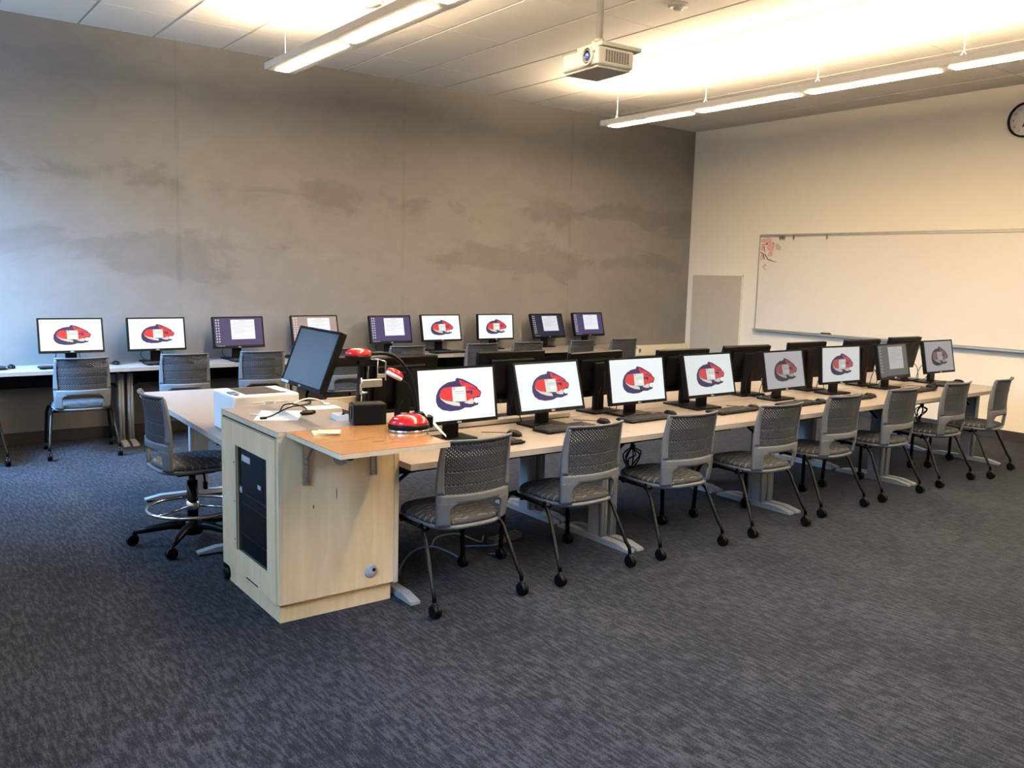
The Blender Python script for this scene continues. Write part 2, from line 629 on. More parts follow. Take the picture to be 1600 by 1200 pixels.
rw = thing('wall_raceway', 'pale metal cable raceway with outlets along the concrete wall', 'raceway', (LEFT_X + .02, YB - .001, 0.50))
RWL = XR - LEFT_X - .04
MB().box(0, RWL, -.055, 0, 0, .142, .004, 1).build('channel', wall_paint, rw)
for xo in (0.95, 2.6, 4.3, 6.0, 7.6, 9.51, 9.82):
    x = xo - LEFT_X - .02 - (1.4 if xo > 9 else 0)
    q = MB().box(x - .036, x + .036, -.06, -.055, .03, .125, .002, 1).build('outlet_plate', white_plastic, rw)
    MB().box(x - .018, x - .004, -.0625, -.06, .05, .10).box(x + .004, x + .018, -.0625, -.06, .05, .10).build('socket', black_plastic, q)

# ------------------------------------------------------------------ pendant lights
def pendant(xc, y_far, label):
    L_ = 8.4
    t = thing('pendant_light', label, 'light fixture', (xc, y_far, 3.13), 0, 'suspended linear lights')
    hb = MB()
    w = 0.125
    ys = [(-0.045 - 1.19 * k - 1.095, -0.045 - 1.19 * k) for k in range(7)]
    hb.box(-w, -.055, -L_, 0, 0.0, .012).box(.055, w, -L_, 0, 0.0, .012)
    prev = 0
    for a, b in ys:
        hb.box(-.055, .055, b, prev, 0.0, .012)
        prev = a
    hb.box(-.055, .055, -L_, prev, 0.0, .012)
    hb.box(-w, -w + .008, -L_, 0, .012, .05).box(w - .008, w, -L_, 0, .012, .05).box(-w + .008, w - .008, -.008, 0, .012, .05)
    hb.build('housing', fixture_mat, t)
    for a, b in ys:
        MB().box(-.054, .054, a + .001, b - .001, -.006, .008, .006, 2).build('diffuser', diffuser, t)
        MB().box(-.10, .10, a + .01, b - .01, .030, .036).build('uplight_lens', uplens, t)
    for k in range(5):
        y = -.12 - 1.19 * k
        MB().cyl((0, y, .10), (0, y, .448), .0014, 6).tube([(0, y - .05, .035), (0, y, .11), (0, y + .05, .035)], .0016, 6).cyl((0, y, .42), (0, y, .449), .012, 10).build('suspension_wire', fixture_mat, t)
    return t


pendant(2.78, 6.915, 'white suspended linear light nearer the left, above the lectern side')
pendant(6.40, 6.93, 'glowing suspended linear light near the whiteboard wall')

# ------------------------------------------------------------------ projector
pj_ = thing('projector', 'white ceiling projector with round lens hanging from a pole', 'projector', (3.695, 4.12, 2.80))
PR = radians(-4)
pj_.rotation_euler = (0, 0, PR)
MB().box(-.145, .14, -.178, .180, .012, .124, .020, 3).build('shell', proj_mat, pj_)
MB().box(-.130, .125, -.162, .164, 0, .02, .008, 2).build('underside', proj_low, pj_)
Mx = Matrix.Translation((-.145, -.085, .072)) @ Matrix.Scale(1.35, 4) @ Matrix.Rotation(radians(-90), 4, 'Y')
q = MB().lathe([(.040, -.01), (.040, .006), (.034, .010), (.033, .002), (.030, -.004)], 24, Mx).build('lens_ring', proj_mat, pj_)
ln = MB().lathe([(.031, -.004), (.031, .005), (.022, .007), (.02, .002)], 24, Mx).build('lens', lens_glass, pj_)
MB().lathe([(.014, .003), (.012, .009), (.006, .012)], 16, Mx).build('lens_centre', lens_blue, ln)
MB().box(-.149, -.143, -.152, -.14, .082, .096, .003, 2).build('sensor', grey_plastic, pj_)
g = MB()
for r in range(10):
    for c in range(9):
        x0 = -.085 + c * .0205
        z0 = .038 + r * .0068
        g.box(x0, x0 + .0145, -.1795, -.1770, z0, z0 + .0036)
go = g.build('vent_slots', black_plastic, pj_)
go['kind'] = 'stuff'
MB().box(-.10, .21, -.16, .09, .132, .158, .004, 1).build('mount_plate', proj_mat, pj_)
MB().cyl((0, 0, .118), (0, 0, .126), .05, 16).cyl((0, 0, .152), (0, 0, .21), .03, 16).box(-.045, -.015, -.018, .018, .15, .195, .003, 1).build('mount_knuckle', proj_mat, pj_)
MB().cyl((0, 0, .20), (0, 0, .775), .022, 20).build('pole', proj_mat, pj_)
MB().cyl((0, 0, .767), (0, 0, .779), .06, 24).build('ceiling_flange', proj_mat, pj_)

# ceiling devices
sn = thing('occupancy_sensor', 'small round white sensor on the ceiling near the projector', 'sensor', (4.94, 4.65, H))
MB().lathe([(.075, -.004), (.075, -.018), (.062, -.03)], 24).build('rim', proj_mat, sn)
MB().lathe([(.035, -.028), (.034, -.042), (.02, -.05)], 20).build('dome', proj_low, sn)
sp = thing('ceiling_speaker', 'round flat white speaker grille on the ceiling near the top edge', 'speaker', (3.14, 6.16, H))
MB().lathe([(.15, -.004), (.15, -.012), (.135, -.018)], 32).build('rim', fixture_mat, sp)
MB().lathe([(.134, -.014), (.134, -.019), (.05, -.022)], 32).build('grille', proj_mat, sp)

# ------------------------------------------------------------------ whiteboard, clips, marker, clock
wb = thing('whiteboard', 'long wall-mounted whiteboard with aluminium tray on the cream wall', 'whiteboard', (XR, 7.167, 0.941))
BL = 4.9
BH = 1.186
MB().box(-.016, -.002, -BL, 0, 0, BH).build('writing_surface', board_mat, wb)
MB().box(-.022, 0, -BL, 0, BH - .008, BH + .028, .003, 1).build('top_rail', alu, wb)
MB().box(-.021, 0, -.002, .012, -.01, BH + .02).build('side_trim', alu, wb)
MB().box(-.021, 0, -BL - .012, -BL + .002, -.01, BH + .02).build('side_trim', alu, wb)
MB().box(-.075, 0, -BL, 0, -.028, -.012, .003, 1).box(-.078, -.070, -BL, 0, -.028, 0.0, .003, 1).build('marker_tray', alu, wb)
# faint pink blossom drawing in the corner: flat strokes on the surface
dr = MB()
XS = -.0168


def bpoly(pts):
    vs = [dr.bm.verts.new((XS, -y, z)) for y, z in pts]
    f = dr.bm.faces.new(vs)
    f.material_index = dr.mi


dr.mi = 0
for cy, cz, ry, rz_, n_ in [(.10, BH - .05, .10, .045, 9), (.17, BH - .13, .075, .075, 8), (.05, BH - .14, .045, .06, 7), (.17, BH - .22, .05, .05, 7), (.04, BH - .26, .035, .06, 7)]:
    bpoly([(max(.004, cy + ry * (0.85 + .15 * ((k * 7) % 3 - 1)) * cos(2 * pi * k / n_)), min(BH - .01, cz + rz_ * (0.85 + .15 * ((k * 5) % 3 - 1)) * sin(2 * pi * k / n_))) for k in range(n_)])
    XS -= .0002
dr.mi = 2
bpoly([(.235, BH - .10), (.27, BH - .09), (.33, BH - .14), (.315, BH - .18), (.26, BH - .17), (.24, BH - .14)])
dr.mi = 1
XS -= .0004
for (a, b, c, d, w_) in [(.01, .20, .06, .22, .006), (.06, .22, .08, .29, .008), (.08, .22, .13, .28, .007), (.12, .285, .20, .31, .007), (.20, .31, .27, .325, .004), (.03, .10, .10, .095, .003), (.06, .12, .085, .20, .005), (.09, .10, .12, .09, .009), (.20, .085, .22, .092, .007)]:
    dy, dz = c - a, d - b
    l = sqrt(dy * dy + dz * dz)
    ny, nz = -dz / l * w_, dy / l * w_
    bpoly([(a + ny, BH - b - nz), (c + ny, BH - d - nz), (c - ny, BH - d + nz), (a - ny, BH - b + nz)])
for (a, b, c, d) in [(.06, .40, .10, .35), (.10, .35, .11, .37), (.11, .37, .06, .39), (.07, .385, .10, .42), (.10, .42, .13, .42)]:
    dy, dz = c - a, d - b
    l = sqrt(dy * dy + dz * dz)
    ny, nz = -dz / l * .0025, dy / l * .0025
    bpoly([(a + ny, BH - b - nz), (c + ny, BH - d - nz), (c - ny, BH - d + nz), (a - ny, BH - b + nz)])
dr.build('marker_drawing', [pink, brown, mat('tan_marker', (0.52, 0.45, 0.38), 0.6, noise=(20, 0.1))], wb)
for yk, n_, wd, lab in [(6.86, 3, .022, 'dark triple paper clip on the whiteboard top rail nearest the pink drawing'), (6.66, 1, .018, 'small single clip on the whiteboard rail, middle of the three'), (6.19, 1, .016, 'small single clip on the whiteboard rail farthest from the pink drawing')]:
    t = thing('rail_clip', lab, 'clip', (XR - .0225, yk, .941 + BH - .035), 0, 'clips on the whiteboard rail')
    b = MB()
    for k in range(n_):
        b.box(-.012, 0, -.03 * k - wd / 2, -.03 * k + wd / 2, -.004, .045, .003, 1)
    b.build('clip_body', olive, t)
    b = MB()
    for k in range(n_):
        b.cyl((-.007, -.03 * k, -.018), (-.007, -.03 * k, .0), .005, 8)
    b.build('clip_jaw', alu, t)
er = thing('board_eraser', 'black felt eraser lying in the whiteboard tray', 'eraser', (XR - .045, 6.10, .9295))
MB().box(-.022, .022, -.065, .065, 0, .012, .002, 1).build('felt', black_matte, er)
MB().box(-.020, .020, -.06, .06, .012, .028, .006, 2).build('grip', grey_plastic, er)

ck = thing('wall_clock', 'round black-rimmed clock high on the wall above the whiteboard', 'clock', (XR, 4.055, 3.225))
Mc = Matrix.Rotation(radians(-90), 4, 'Y')
MB().lathe([(.165, 0), (.172, .01), (.172, .038), (.160, .045), (.154, .04), (.154, .012)], 40, Mc).build('rim', black_plastic, ck)
fc = MB().lathe([(.155, .002), (.155, .016)], 40, Mc).build('face', clock_face, ck)
Mt0 = Matrix(((0, 0, -1, 0), (-1, 0, 0, 0), (0, 1, 0, 0), (0, 0, 0, 1)))
for h in range(1, 13):
    a = radians(90 - 30 * h)
    M_ = Matrix.Translation((-.0175, -.122 * cos(a), .122 * sin(a))) @ Mt0
    text_mesh('numeral', str(h), .034, black_plastic, fc, M_)
for ang, ln_, w_ in [(200, .075, .006), (95, .115, .004)]:
    a = radians(90 - ang)
    M_ = Matrix.Translation((-.021, 0, 0)) @ Matrix.Rotation(-a + 0, 4, 'X')
    MB().box(-.001, .001, -ln_, .02, -w_, w_, 0, 1, M_).build('clock_hand', black_plastic, ck)

# ------------------------------------------------------------------ tables
ZT = 0.685


def make_leg(x, y, beam_len):
    b = MB()
    b.box(x - .022, x + .022, y - .05, y + .05, .03, .655, .006, 2)
    b.cyl((x - .012, y - .062, .03), (x - .012, y - .062, .655), .014, 10).cyl((x + .012, y - .062, .03), (x + .012, y - .062, .655), .014, 10)
    return b


def foot_mb(x, ya, yb):
    b = MB()
    w = .026
    prof = [(ya, 0), (yb, 0), (yb, .014), (yb - .10, .034), (ya + .10, .034), (ya, .014)]
    vs0 = [b.bm.verts.new((x - w, y, z)) for y, z in prof]
    vs1 = [b.bm.verts.new((x + w, y, z)) for y, z in prof]
    b.bm.faces.new(vs0)
    b.bm.faces.new(vs1[::-1])
    for i in range(6):
        b.bm.faces.new((vs0[i], vs1[i], vs1[(i + 1) % 6], vs0[(i + 1) % 6]))
    return b


def table(x0, x1, y0, y1, label, cat='table', group=None, col_y=None):
    t = thing('computer_table', label, cat, ((x0 + x1) / 2, (y0 + y1) / 2, 0), 0, group)
    w, d = (x1 - x0) / 2, (y1 - y0) / 2
    b = MB()
    b.box(-w + .001, w - .001, -d, d, ZT - .004, ZT, 0)
    b.mi = 1
    b.box(-w + .001, w - .001, -d, d, ZT - .030, ZT - .004, 0)
    b.build('tabletop', [laminate, lam_edge], t)
    cy = (col_y - (y0 + y1) / 2) if col_y else 0
    for s in (-1, 1):
        lx = s * (w - .038)
        lg = make_leg(lx, cy, 0).build('leg', grey_metal, t)
        foot_mb(lx, -d + .005, d - .03).build('foot', grey_metal, lg)
        MB().box(lx - .02, lx + .02, -d + .06, d - .06, ZT - .055, ZT - .03).build('leg_bracket', black_metal, lg)
    MB().box(-w + .06, w - .06, -.03, .03, ZT - .075, ZT - .03).build('crossbeam', black_metal, t)
    MB().box(-w + .1, w - .1, d - .16, d - .15, ZT - .17, ZT - .03).box(-w + .1, w - .1, d - .16, d - .03, ZT - .175, ZT - .165).build('cable_tray', black_metal, t)
    # gas-strut like brace near each end
    for s in (-1, 1):
        MB().tube([(s * (w - .06), cy, .50), (s * (w - .26), cy, ZT - .06)], .009, 6).build('brace', black_metal, t)
    return t


names4 = ['nearest the lectern', 'second from the lectern', 'third from the lectern', 'at the whiteboard end']
fx = [1.985, 3.487, 5.003, 6.525, 8.045]
for k in range(4):
    table(fx[k], fx[k + 1], 3.400, 4.066, 'taupe computer table of the front row, %s' % names4[k], group='front row computer tables', col_y=3.71)
fx2 = [2.10, 3.487, 5.003, 6.525, 8.045]
for k in range(4):
    table(fx2[k], fx2[k + 1], 4.072, 4.738, 'taupe computer table behind the front row, %s' % names4[k], group='second row computer tables', col_y=4.40)
wx = [-.78, .27, 1.79, 3.305, 4.83, 6.35, 7.87]
nw = ['at the window end', 'under the two left panther screens', 'behind the printer', 'behind the lectern monitor', 'right of the lectern clutter', 'at the whiteboard end']
wlab = ['at the window end, mostly out of view', 'under the first panther screen from the windows', 'behind the white printer', 'behind the lectern', 'right of the lectern clutter', 'at the whiteboard end']
for k in range(6):
    table(wx[k], wx[k + 1], 7.82, 8.318, 'grey computer table against the concrete wall, %s' % wlab[k], group='wall row computer tables', col_y=8.06)
# side table with the printer
st = thing('side_table', 'taupe side table holding the white printer beside the stool', 'table', (1.765, 5.29, 0), radians(-2))
b = MB().box(-.30, .30, -.99, .99, ZT - .004, ZT)
b.mi = 1
b.box(-.30, .30, -.99, .99, ZT - .030, ZT - .004)
b.build('tabletop', [laminate, lam_edge], st)
for yy in (-.65, .62):
    b = MB().box(-.05, .05, yy - .022, yy + .022, .03, .655, .006, 2).cyl((-.062, yy - .012, .03), (-.062, yy - .012, .655), .014, 10)
    lg = b.build('leg', grey_metal, st)
    b = MB()
    prof = [(-.36, 0.012), (.30, 0.012), (.30, .02), (.2, .04), (-.26, .04), (-.36, .022)]
    a0 = [b.bm.verts.new((x, yy - .026, z)) for x, z in prof]
    a1 = [b.bm.verts.new((x, yy + .026, z)) for x, z in prof]
    b.bm.faces.new(a0)
    b.bm.faces.new(a1[::-1])
    for i in range(6):
        b.bm.faces.new((a0[i], a1[i], a1[(i + 1) % 6], a0[(i + 1) % 6]))
    b.build('foot', grey_metal, lg)
    MB().cyl((-.335, yy, 0), (-.335, yy, .016), .02, 10).cyl((.27, yy, 0), (.27, yy, .016), .02, 10).build('glide', black_plastic, lg)
MB().box(-.03, .03, -.9, .9, ZT - .075, ZT - .03).build('crossbeam', black_metal, st)

# ------------------------------------------------------------------ chairs
def back_pt(u, z, top=.815, zb=.409):
    t = (z - zb) / (top - zb)
    w = .199 + .012 * sin(pi * min(1, max(0, t)) ** 0.8) - .004 * t
    s = (z - .5) / (top - .5)
    y = -.238 - .028 * s + .012 * sin(pi * max(0, min(1, s))) + .052 * u * u
    if z < .5:
        y = -.238 + .052 * u * u + (.5 - z) * .10 * abs(u)
    return Vector((u * w, y, z))


def thicken(bm, d):
    r = bmesh.ops.extrude_face_region(bm, geom=list(bm.faces))
    bmesh.ops.translate(bm, vec=(0, d, 0), verts=[v for v in r['geom'] if isinstance(v, bmesh.types.BMVert)])
    bmesh.ops.recalc_face_normals(bm, faces=bm.faces)


def make_backrest():
    b = MB()
    rows = []
    for z in (.400, .415, .43, .445, .458, .470, .480, .488, .496, .503, .508, .511):
        t = max(0, min(1, (z - .470) / .041))
        inner = .72 - .22 * (1 - sqrt(max(0, 1 - t * t)))
        rows.append((z, inner))
    rows += [(.511, 0.0), (.525, 0.0), (.54, 0.0), (.553, 0.0), (.553, .84)]
    for k in range(1, 12):
        rows.append((.553 + (.800 - .553) * k / 11, .84 + .09 * k / 11))
    rows += [(.800, 0.0), (.808, 0.0), (.815, 0.0)]
    NU = 8
    for s in (-1, 1):
        prev = None
        for z, inner in rows:
            ring = []
            for k in range(NU + 1):
                u = inner + (1 - inner) * k / NU
                p = back_pt(s * u, z)
                if z > .806:
                    p.y -= .006
                ring.append(p)
            if prev is not None and abs(prev[0] - z) > 1e-6:
                for k in range(NU):
                    q = [prev[1][k], prev[1][k + 1], ring[k + 1], ring[k]]
                    f = b.bm.faces.new([b.bm.verts.new(v) for v in q])
                    f.smooth = True
            prev = (z, ring)
    bmesh.ops.remove_doubles(b.bm, verts=b.bm.verts, dist=1e-5)
    bmesh.ops.recalc_face_normals(b.bm, faces=b.bm.faces)
    thicken(b.bm, .016)
    return b


def make_mesh_panel():
    """lattice sheet with diamond holes between the side bars"""
    b = MB()
    NX, NZ = 38, 32
    u0, u1, z0, z1 = -.90, .90, .549, .803
    du, dz = (u1 - u0) / NX, (z1 - z0) / NZ
    V = {}

    def v(u, z):
        key = (round(u, 5), round(z, 5))
        if key not in V:
            p = back_pt(u, z)
            p.y += .008
            V[key] = b.bm.verts.new(p)
        return V[key]
    hole = .30
    for i in range(NX):
        for j in range(NZ):
            cu, cz = u0 + (i + .5) * du, z0 + (j + .5) * dz
            A = [v(cu - du / 2, cz - dz / 2), v(cu + du / 2, cz - dz / 2), v(cu + du / 2, cz + dz / 2), v(cu - du / 2, cz + dz / 2)]
            if (i + j) % 2 == 0:
                hh = hole * (1.0 if j > NZ * .70 or j < NZ * .14 else .72)
                Hh = [v(cu, cz - dz * hh * 1.3), v(cu + du * hh * 1.3, cz), v(cu, cz + dz * hh * 1.3), v(cu - du * hh * 1.3, cz)]
                b.bm.faces.new((A[0], A[1], Hh[1], Hh[0]))
                b.bm.faces.new((A[1], A[2], Hh[2], Hh[1]))
                b.bm.faces.new((A[2], A[3], Hh[3], Hh[2]))
                b.bm.faces.new((A[3], A[0], Hh[0], Hh[3]))
            else:
                b.bm.faces.new(A)
    for f in b.bm.faces:
        f.smooth = True
    bmesh.ops.recalc_face_normals(b.bm, faces=b.bm.faces)
    thicken(b.bm, .003)
    return b


def super_ring(hx, yc, hy, z, n=32, e=3.2):
    pts = []
    for k in range(n):
        a = 2 * pi * k / n
        c, s = cos(a), sin(a)
        ee = 2 / e
        pts.append(Vector((hx * abs(c) ** ee * (1 if c >= 0 else -1), yc + hy * abs(s) ** ee * (1 if s >= 0 else -1), z)))
    return pts


def stack_rings(rings):
    b = MB()
    R_ = [[b.bm.verts.new(p) for p in r] for r in rings]
    n = len(R_[0])
    for a, c in zip(R_, R_[1:]):
        for k in range(n):
            f = b.bm.faces.new((a[k], a[(k + 1) % n], c[(k + 1) % n], c[k]))
            f.smooth = True
    b.bm.faces.new(R_[0][::-1])
    f = b.bm.faces.new(R_[-1])
    f.smooth = True
    return b


def make_seat():
    return stack_rings([super_ring(.19, .02, .205, .398), super_ring(.205, .02, .22, .402), super_ring(.207, .02, .222, .412),
                        super_ring(.198, .02, .213, .423), super_ring(.17, .02, .185, .429), super_ring(.10, .02, .11, .431)])


def make_shell():
    return stack_rings([super_ring(.15, .02, .17, .368), super_ring(.195, .015, .215, .375), super_ring(.212, .012, .231, .387), super_ring(.213, .012, .232, .400), super_ring(.19, .012, .21, .400)])


def caster_mb(x, y, top=.075):
    b = MB()
    b.cyl((x, y, .03), (x, y, top), .011, 10)
    b.lathe([(.030, -.018), (.033, -.012), (.033, -.004), (.024, -.003), (.024, .003), (.033, .004), (.033, .012), (.030, .018)], 14,
            Matrix.Translation((x, y - .006, .033)) @ Matrix.Rotation(radians(90), 4, 'Y'))
    b.lathe([(.012, -.02), (.036, -.012), (.036, .012), (.012, .02)], 12, Matrix.Translation((x, y, .040)) @ Matrix.Rotation(radians(90), 4, 'Y') @ Matrix.Scale(.8, 4))
    return b


back_proto_me = None


def make_chair():
    t = thing('task_chair', '', 'chair')
    make_backrest().build('backrest', chair_plastic, t)
    make_mesh_panel().build('back_mesh', mesh_plastic, t)
    make_seat().build('seat', MAT['cloth'], t)
    make_shell().build('seat_shell', chair_plastic, t)
    b = MB()
    for s in (-1, 1):
        b.tube([(s * .205, -.10, .376), (s * .208, .05, .374), (s * .206, .19, .378)], .012, 8)
    b.tube([(-.205, -.05, .365), (.205, -.05, .365)], .012, 8).tube([(-.205, .14, .365), (.205, .14, .365)], .012, 8)
    b.build('seat_frame', black_metal, t)
    for s in (-1, 1):
        lg = MB().tube([(s * .212, -.06, .388), (s * .228, -.125, .33), (s * .250, -.222, .135), (s * .256, -.243, .105), (s * .256, -.250, .065)], .0105, 10).build('leg', black_metal, t)
        caster_mb(s * .256, -.25).build('caster', black_plastic, lg)
        lg = MB().tube([(s * .208, .18, .39), (s * .222, .225, .372), (s * .236, .245, .32), (s * .25, .25, .10), (s * .25, .25, .065)], .013, 10).build('leg', black_metal, t)
        caster_mb(s * .25, .25).build('caster', black_plastic, lg)
    return t


chair0 = make_chair()
used = [False]


def put_chair(x, y, deg, label, group):
    if not used[0]:
        c = chair0
        used[0] = True
    else:
        c = dup(chair0)
    place(c, (x, y, 0), radians(deg))
    tag(c, label, 'chair', group)
    return c


ordinal = ['first', 'second', 'third', 'fourth', 'fifth', 'sixth', 'seventh', 'eighth', 'ninth']
front = [(2.262, 3.475, 1.5), (3.011, 3.482, 2.0), (3.764, 3.470, -1.8), (4.563, 3.452, -2.7), (5.331, 3.502, -.2), (6.088, 3.502, -.8), (6.894, 3.505, 0.5), (7.560, 3.465, 7.2)]
for k, (x, y, d) in enumerate(front):
    extra = ', beside the lectern shelf' if k == 0 else (', nearest the whiteboard wall' if k == 7 else '')
    put_chair(x, y, d, 'grey mesh-back chair of the front row, %s from the lectern%s' % (ordinal[k], extra), 'front row chairs')
wallc = [(.545, 7.76, 4), (1.389, 7.80, -4.8), (2.217, 7.84, -7.6), (2.909, 7.85, -8), (3.745, 7.87, 0), (4.419, 7.88, -3.3), (5.351, 7.88, -3.3), (5.98, 7.88, -5), (6.763, 7.87, 2.2), (7.486, 7.89, -5.6)]
wcl = ['cut off by the photo edge', 'in front of the first panther screen', 'in front of the second panther screen', 'behind the printer at the first purple screen', 'hidden behind the tilted lectern monitor', 'in front of the middle purple screen', 'right of the third panther screen', 'in front of the fourth panther screen', 'in front of the dark navy screen', 'at the last purple screen near the corner']
for k, (x, y, d) in enumerate(wallc):
    put_chair(x, y - .03, d, 'grey mesh-back chair at the concrete wall row, ' + wcl[k], 'wall row chairs')

# drafting stool
CH = {c.name.split('.')[0]: c.data for c in chair0.children}
so = thing('drafting_stool', 'tall grey mesh-back stool with chrome foot ring beside the lectern', 'stool', (1.44, 4.916, 0), radians(-88))
DZ = .062
bk = bpy.data.objects.new('backrest', CH['backrest'])
COL.objects.link(bk)
bk.parent = so
bk.location = (0, 0, DZ)
bk = bpy.data.objects.new('back_mesh', CH['back_mesh'])
COL.objects.link(bk)
bk.parent = so
bk.location = (0, 0, DZ)
o = bpy.data.objects.new('seat', CH['seat'])
COL.objects.link(o)
o.parent = so
o.location = (0, 0, DZ)
o = bpy.data.objects.new('seat_shell', CH['seat_shell'])
COL.objects.link(o)
o.parent = so
o.location = (0, 0, DZ)
MB().box(-.09, .09, -.11, .11, .405, .44, .012, 2).build('tilt_mechanism', black_plastic, so)
MB().cyl((0, 0, .08), (0, 0, .36), .030, 16).cyl((0, 0, .30), (0, 0, .42), .020, 14).build('gas_column', black_metal, so)
MB().tube([(.06, .02, .42), (.11, .03, .41), (.125, .03, .37)], .006, 8).box(.11, .14, .02, .04, .33, .375, .006, 2).build('lever', black_plastic, so)
rg = MB()
pts = [(.245 * cos(2 * pi * k / 40), .245 * sin(2 * pi * k / 40), .205) for k in range(41)]
ro = rg.tube(pts, .0095, 10, False).build('foot_ring', chrome, so)
MB().lathe([(.036, .19), (.040, .20), (.040, .225), (.033, .245)], 20).build('ring_hub', chrome, ro)
for k in range(3):
    a = radians(55 + 120 * k)
    MB().cyl((.036 * cos(a), .036 * sin(a), .212), (.24 * cos(a), .24 * sin(a), .206), .007, 10).build('spoke', chrome, ro)
MB().lathe([(.05, .05), (.056, .075), (.045, .12), (.034, .13)], 20).build('base_hub', black_plastic, so)
for k in range(5):
    a = radians(-110 + 72 * k + 0)
    # directions chosen in world terms, stool is turned by -88 degrees
    aw = radians(162 + 72 * k) + radians(88)
    c, s = cos(aw), sin(aw)
    lg = MB().tube([(.03 * c, .03 * s, .10), (.12 * c, .12 * s, .105), (.24 * c, .24 * s, .088), (.315 * c, .315 * s, .075)], .02, 10, True, [.026, .024, .019, .013]).build('base_leg', black_plastic, so)
    caster_mb(.315 * c, .315 * s, .08).build('caster', black_plastic, lg)

# ------------------------------------------------------------------ monitors
MW, MH = .505, .30
SW, SH = .477, .268
SZC = .003   # screen centre offset upward
scr_white = (0.90, 1.0, 1.0)


def uv(px, py):
    """emblem reference grid -> screen metres"""
    u = (px - 110 - (py - 195) * .055) / 1075.0
    v = (py - 195 + (px - 110) * .058) / 690.0
    return ((u - .5) * SW, (.5 - v) * SH + SZC)


EMBLEM = [
    ('purple', [(640, 300), (660, 284), (740, 300), (830, 342), (900, 378), (950, 410), (962, 435), (1002, 465), (1012, 492), (992, 545), (955, 562), (925, 560), (905, 590), (900, 620), (935, 640), (968, 625), (962, 655), (915, 668), (860, 690), (765, 690), (735, 708), (680, 725), (560, 735), (450, 715), (388, 670), (360, 600), (364, 520), (400, 440), (450, 390), (530, 345), (642, 322)]),
    ('red', [(412, 505), (430, 455), (470, 420), (590, 404), (720, 400), (780, 404), (800, 605), (600, 595), (500, 588), (440, 560), (414, 530)]),
    ('red', [(686, 318), (722, 315), (762, 342), (805, 354), (862, 376), (928, 416), (940, 442), (985, 470), (1000, 490), (984, 532), (925, 542), (885, 568), (790, 608), (770, 404), (716, 385)]),
    ('purple', [(716, 330), (745, 345), (766, 376), (738, 362)]),
    ('purple', [(785, 466), (882, 455), (884, 488), (862, 522), (846, 490), (790, 494)]),
    ('purple', [(800, 425), (850, 415), (905, 432), (945, 440), (915, 448), (860, 430)]),
    ('cream', [(408, 510), (416, 540), (442, 565), (500, 592), (605, 604), (692, 622), (702, 668), (600, 658), (500, 625), (432, 575)]),
    ('cream', [(755, 622), (880, 564), (895, 610), (890, 640), (830, 642)]),
    ('white', [(905, 568), (925, 556), (962, 556), (972, 585), (964, 622), (935, 634), (902, 615), (892, 590)]),
    ('page', [(583, 415), (775, 400), (790, 605), (597, 605)]),
    ('grey', [(620, 470), (765, 462), (766, 470), (620, 478)]),
    ('grey', [(620, 495), (765, 490), (766, 496), (620, 500)]),
    ('white', [(660, 515), (770, 508), (775, 560), (690, 565)]),
    ('grey', [(600, 425), (626, 423), (628, 445), (602, 447)]),
]


def fill(b, pts, y, mi):
    vs = [b.bm.verts.new((x, y, z)) for x, z in pts]
    f = b.bm.faces.new(vs)
    f.material_index = mi
    return f


def make_picture(kind):
    b = MB()
    y = -.0022
    if kind == 'panther':
        order = ['purple', 'red', 'cream', 'white', 'page', 'grey']
        for k, (cname, pts) in enumerate(EMBLEM):
            fill(b, [uv(*p) for p in pts], y - .00012 * k, order.index(cname))
    else:
        # desktop: icon columns, document page with text lines, task bar
        def rect(u0, u1, v0, v1, mi, dy=0.0):
            fill(b, [((u0 - .5) * SW, (.5 - v0) * SH + SZC), ((u1 - .5) * SW, (.5 - v0) * SH + SZC), ((u1 - .5) * SW, (.5 - v1) * SH + SZC), ((u0 - .5) * SW, (.5 - v1) * SH + SZC)], y - dy, mi)
        for c in range(2):
            for r in range(9):
                rect(.03 + c * .05, .055 + c * .05, .05 + r * .095, .09 + r * .095, 0)
                rect(.028 + c * .05, .057 + c * .05, .10 + r * .095, .108 + r * .095, 1)
        rect(.34, .84, .06, .76, 2)
        rect(.52, .66, .10, .115, 1, .0003)
        for r, (a, w_) in enumerate([(.40, .40), (.38, .30), (.40, .42), (.38, .38), (.38, .25), (.40, .40), (.38, .22)]):
            rect(a, a + w_, .17 + r * .06, .178 + r * .06, 1, .0003)
        rect(0, 1, .965, 1.0, 3)
        rect(.03, .2, .975, .99, 1, .0003)
    bmesh.ops.triangulate(b.bm, faces=list(b.bm.faces))
    for f in b.bm.faces:
        f.normal_update()
    return b


# picture materials per brightness level; viewing-angle dimming goes into the colour
def pic_mats(kind, lv, tint=(1, 1, 1), sat=1.0):
    k = '%s_%.2f_%.2f_%.2f' % (kind, lv, tint[2], sat)

    def cc(c):
        g_ = (c[0] + c[1] + c[2]) / 3
        return tuple((g_ + (v - g_) * sat) * t for v, t in zip(c, tint))
    if kind == 'panther':
        cols = [(.058, .042, .135), (.82, .055, .055), (.78, .72, .62), (1, 1, 1), (.80, .86, .80), (.48, .52, .50)]
    else:
        cols = [(.75, .75, .78), (.42, .42, .45), (.93, .95, 1.0), (.03, .03, .04)]
    return [screen_mat('screen_ink_%s_%d' % (k, i), cc(c), lv) for i, c in enumerate(cols)]


PIC_ME = {}


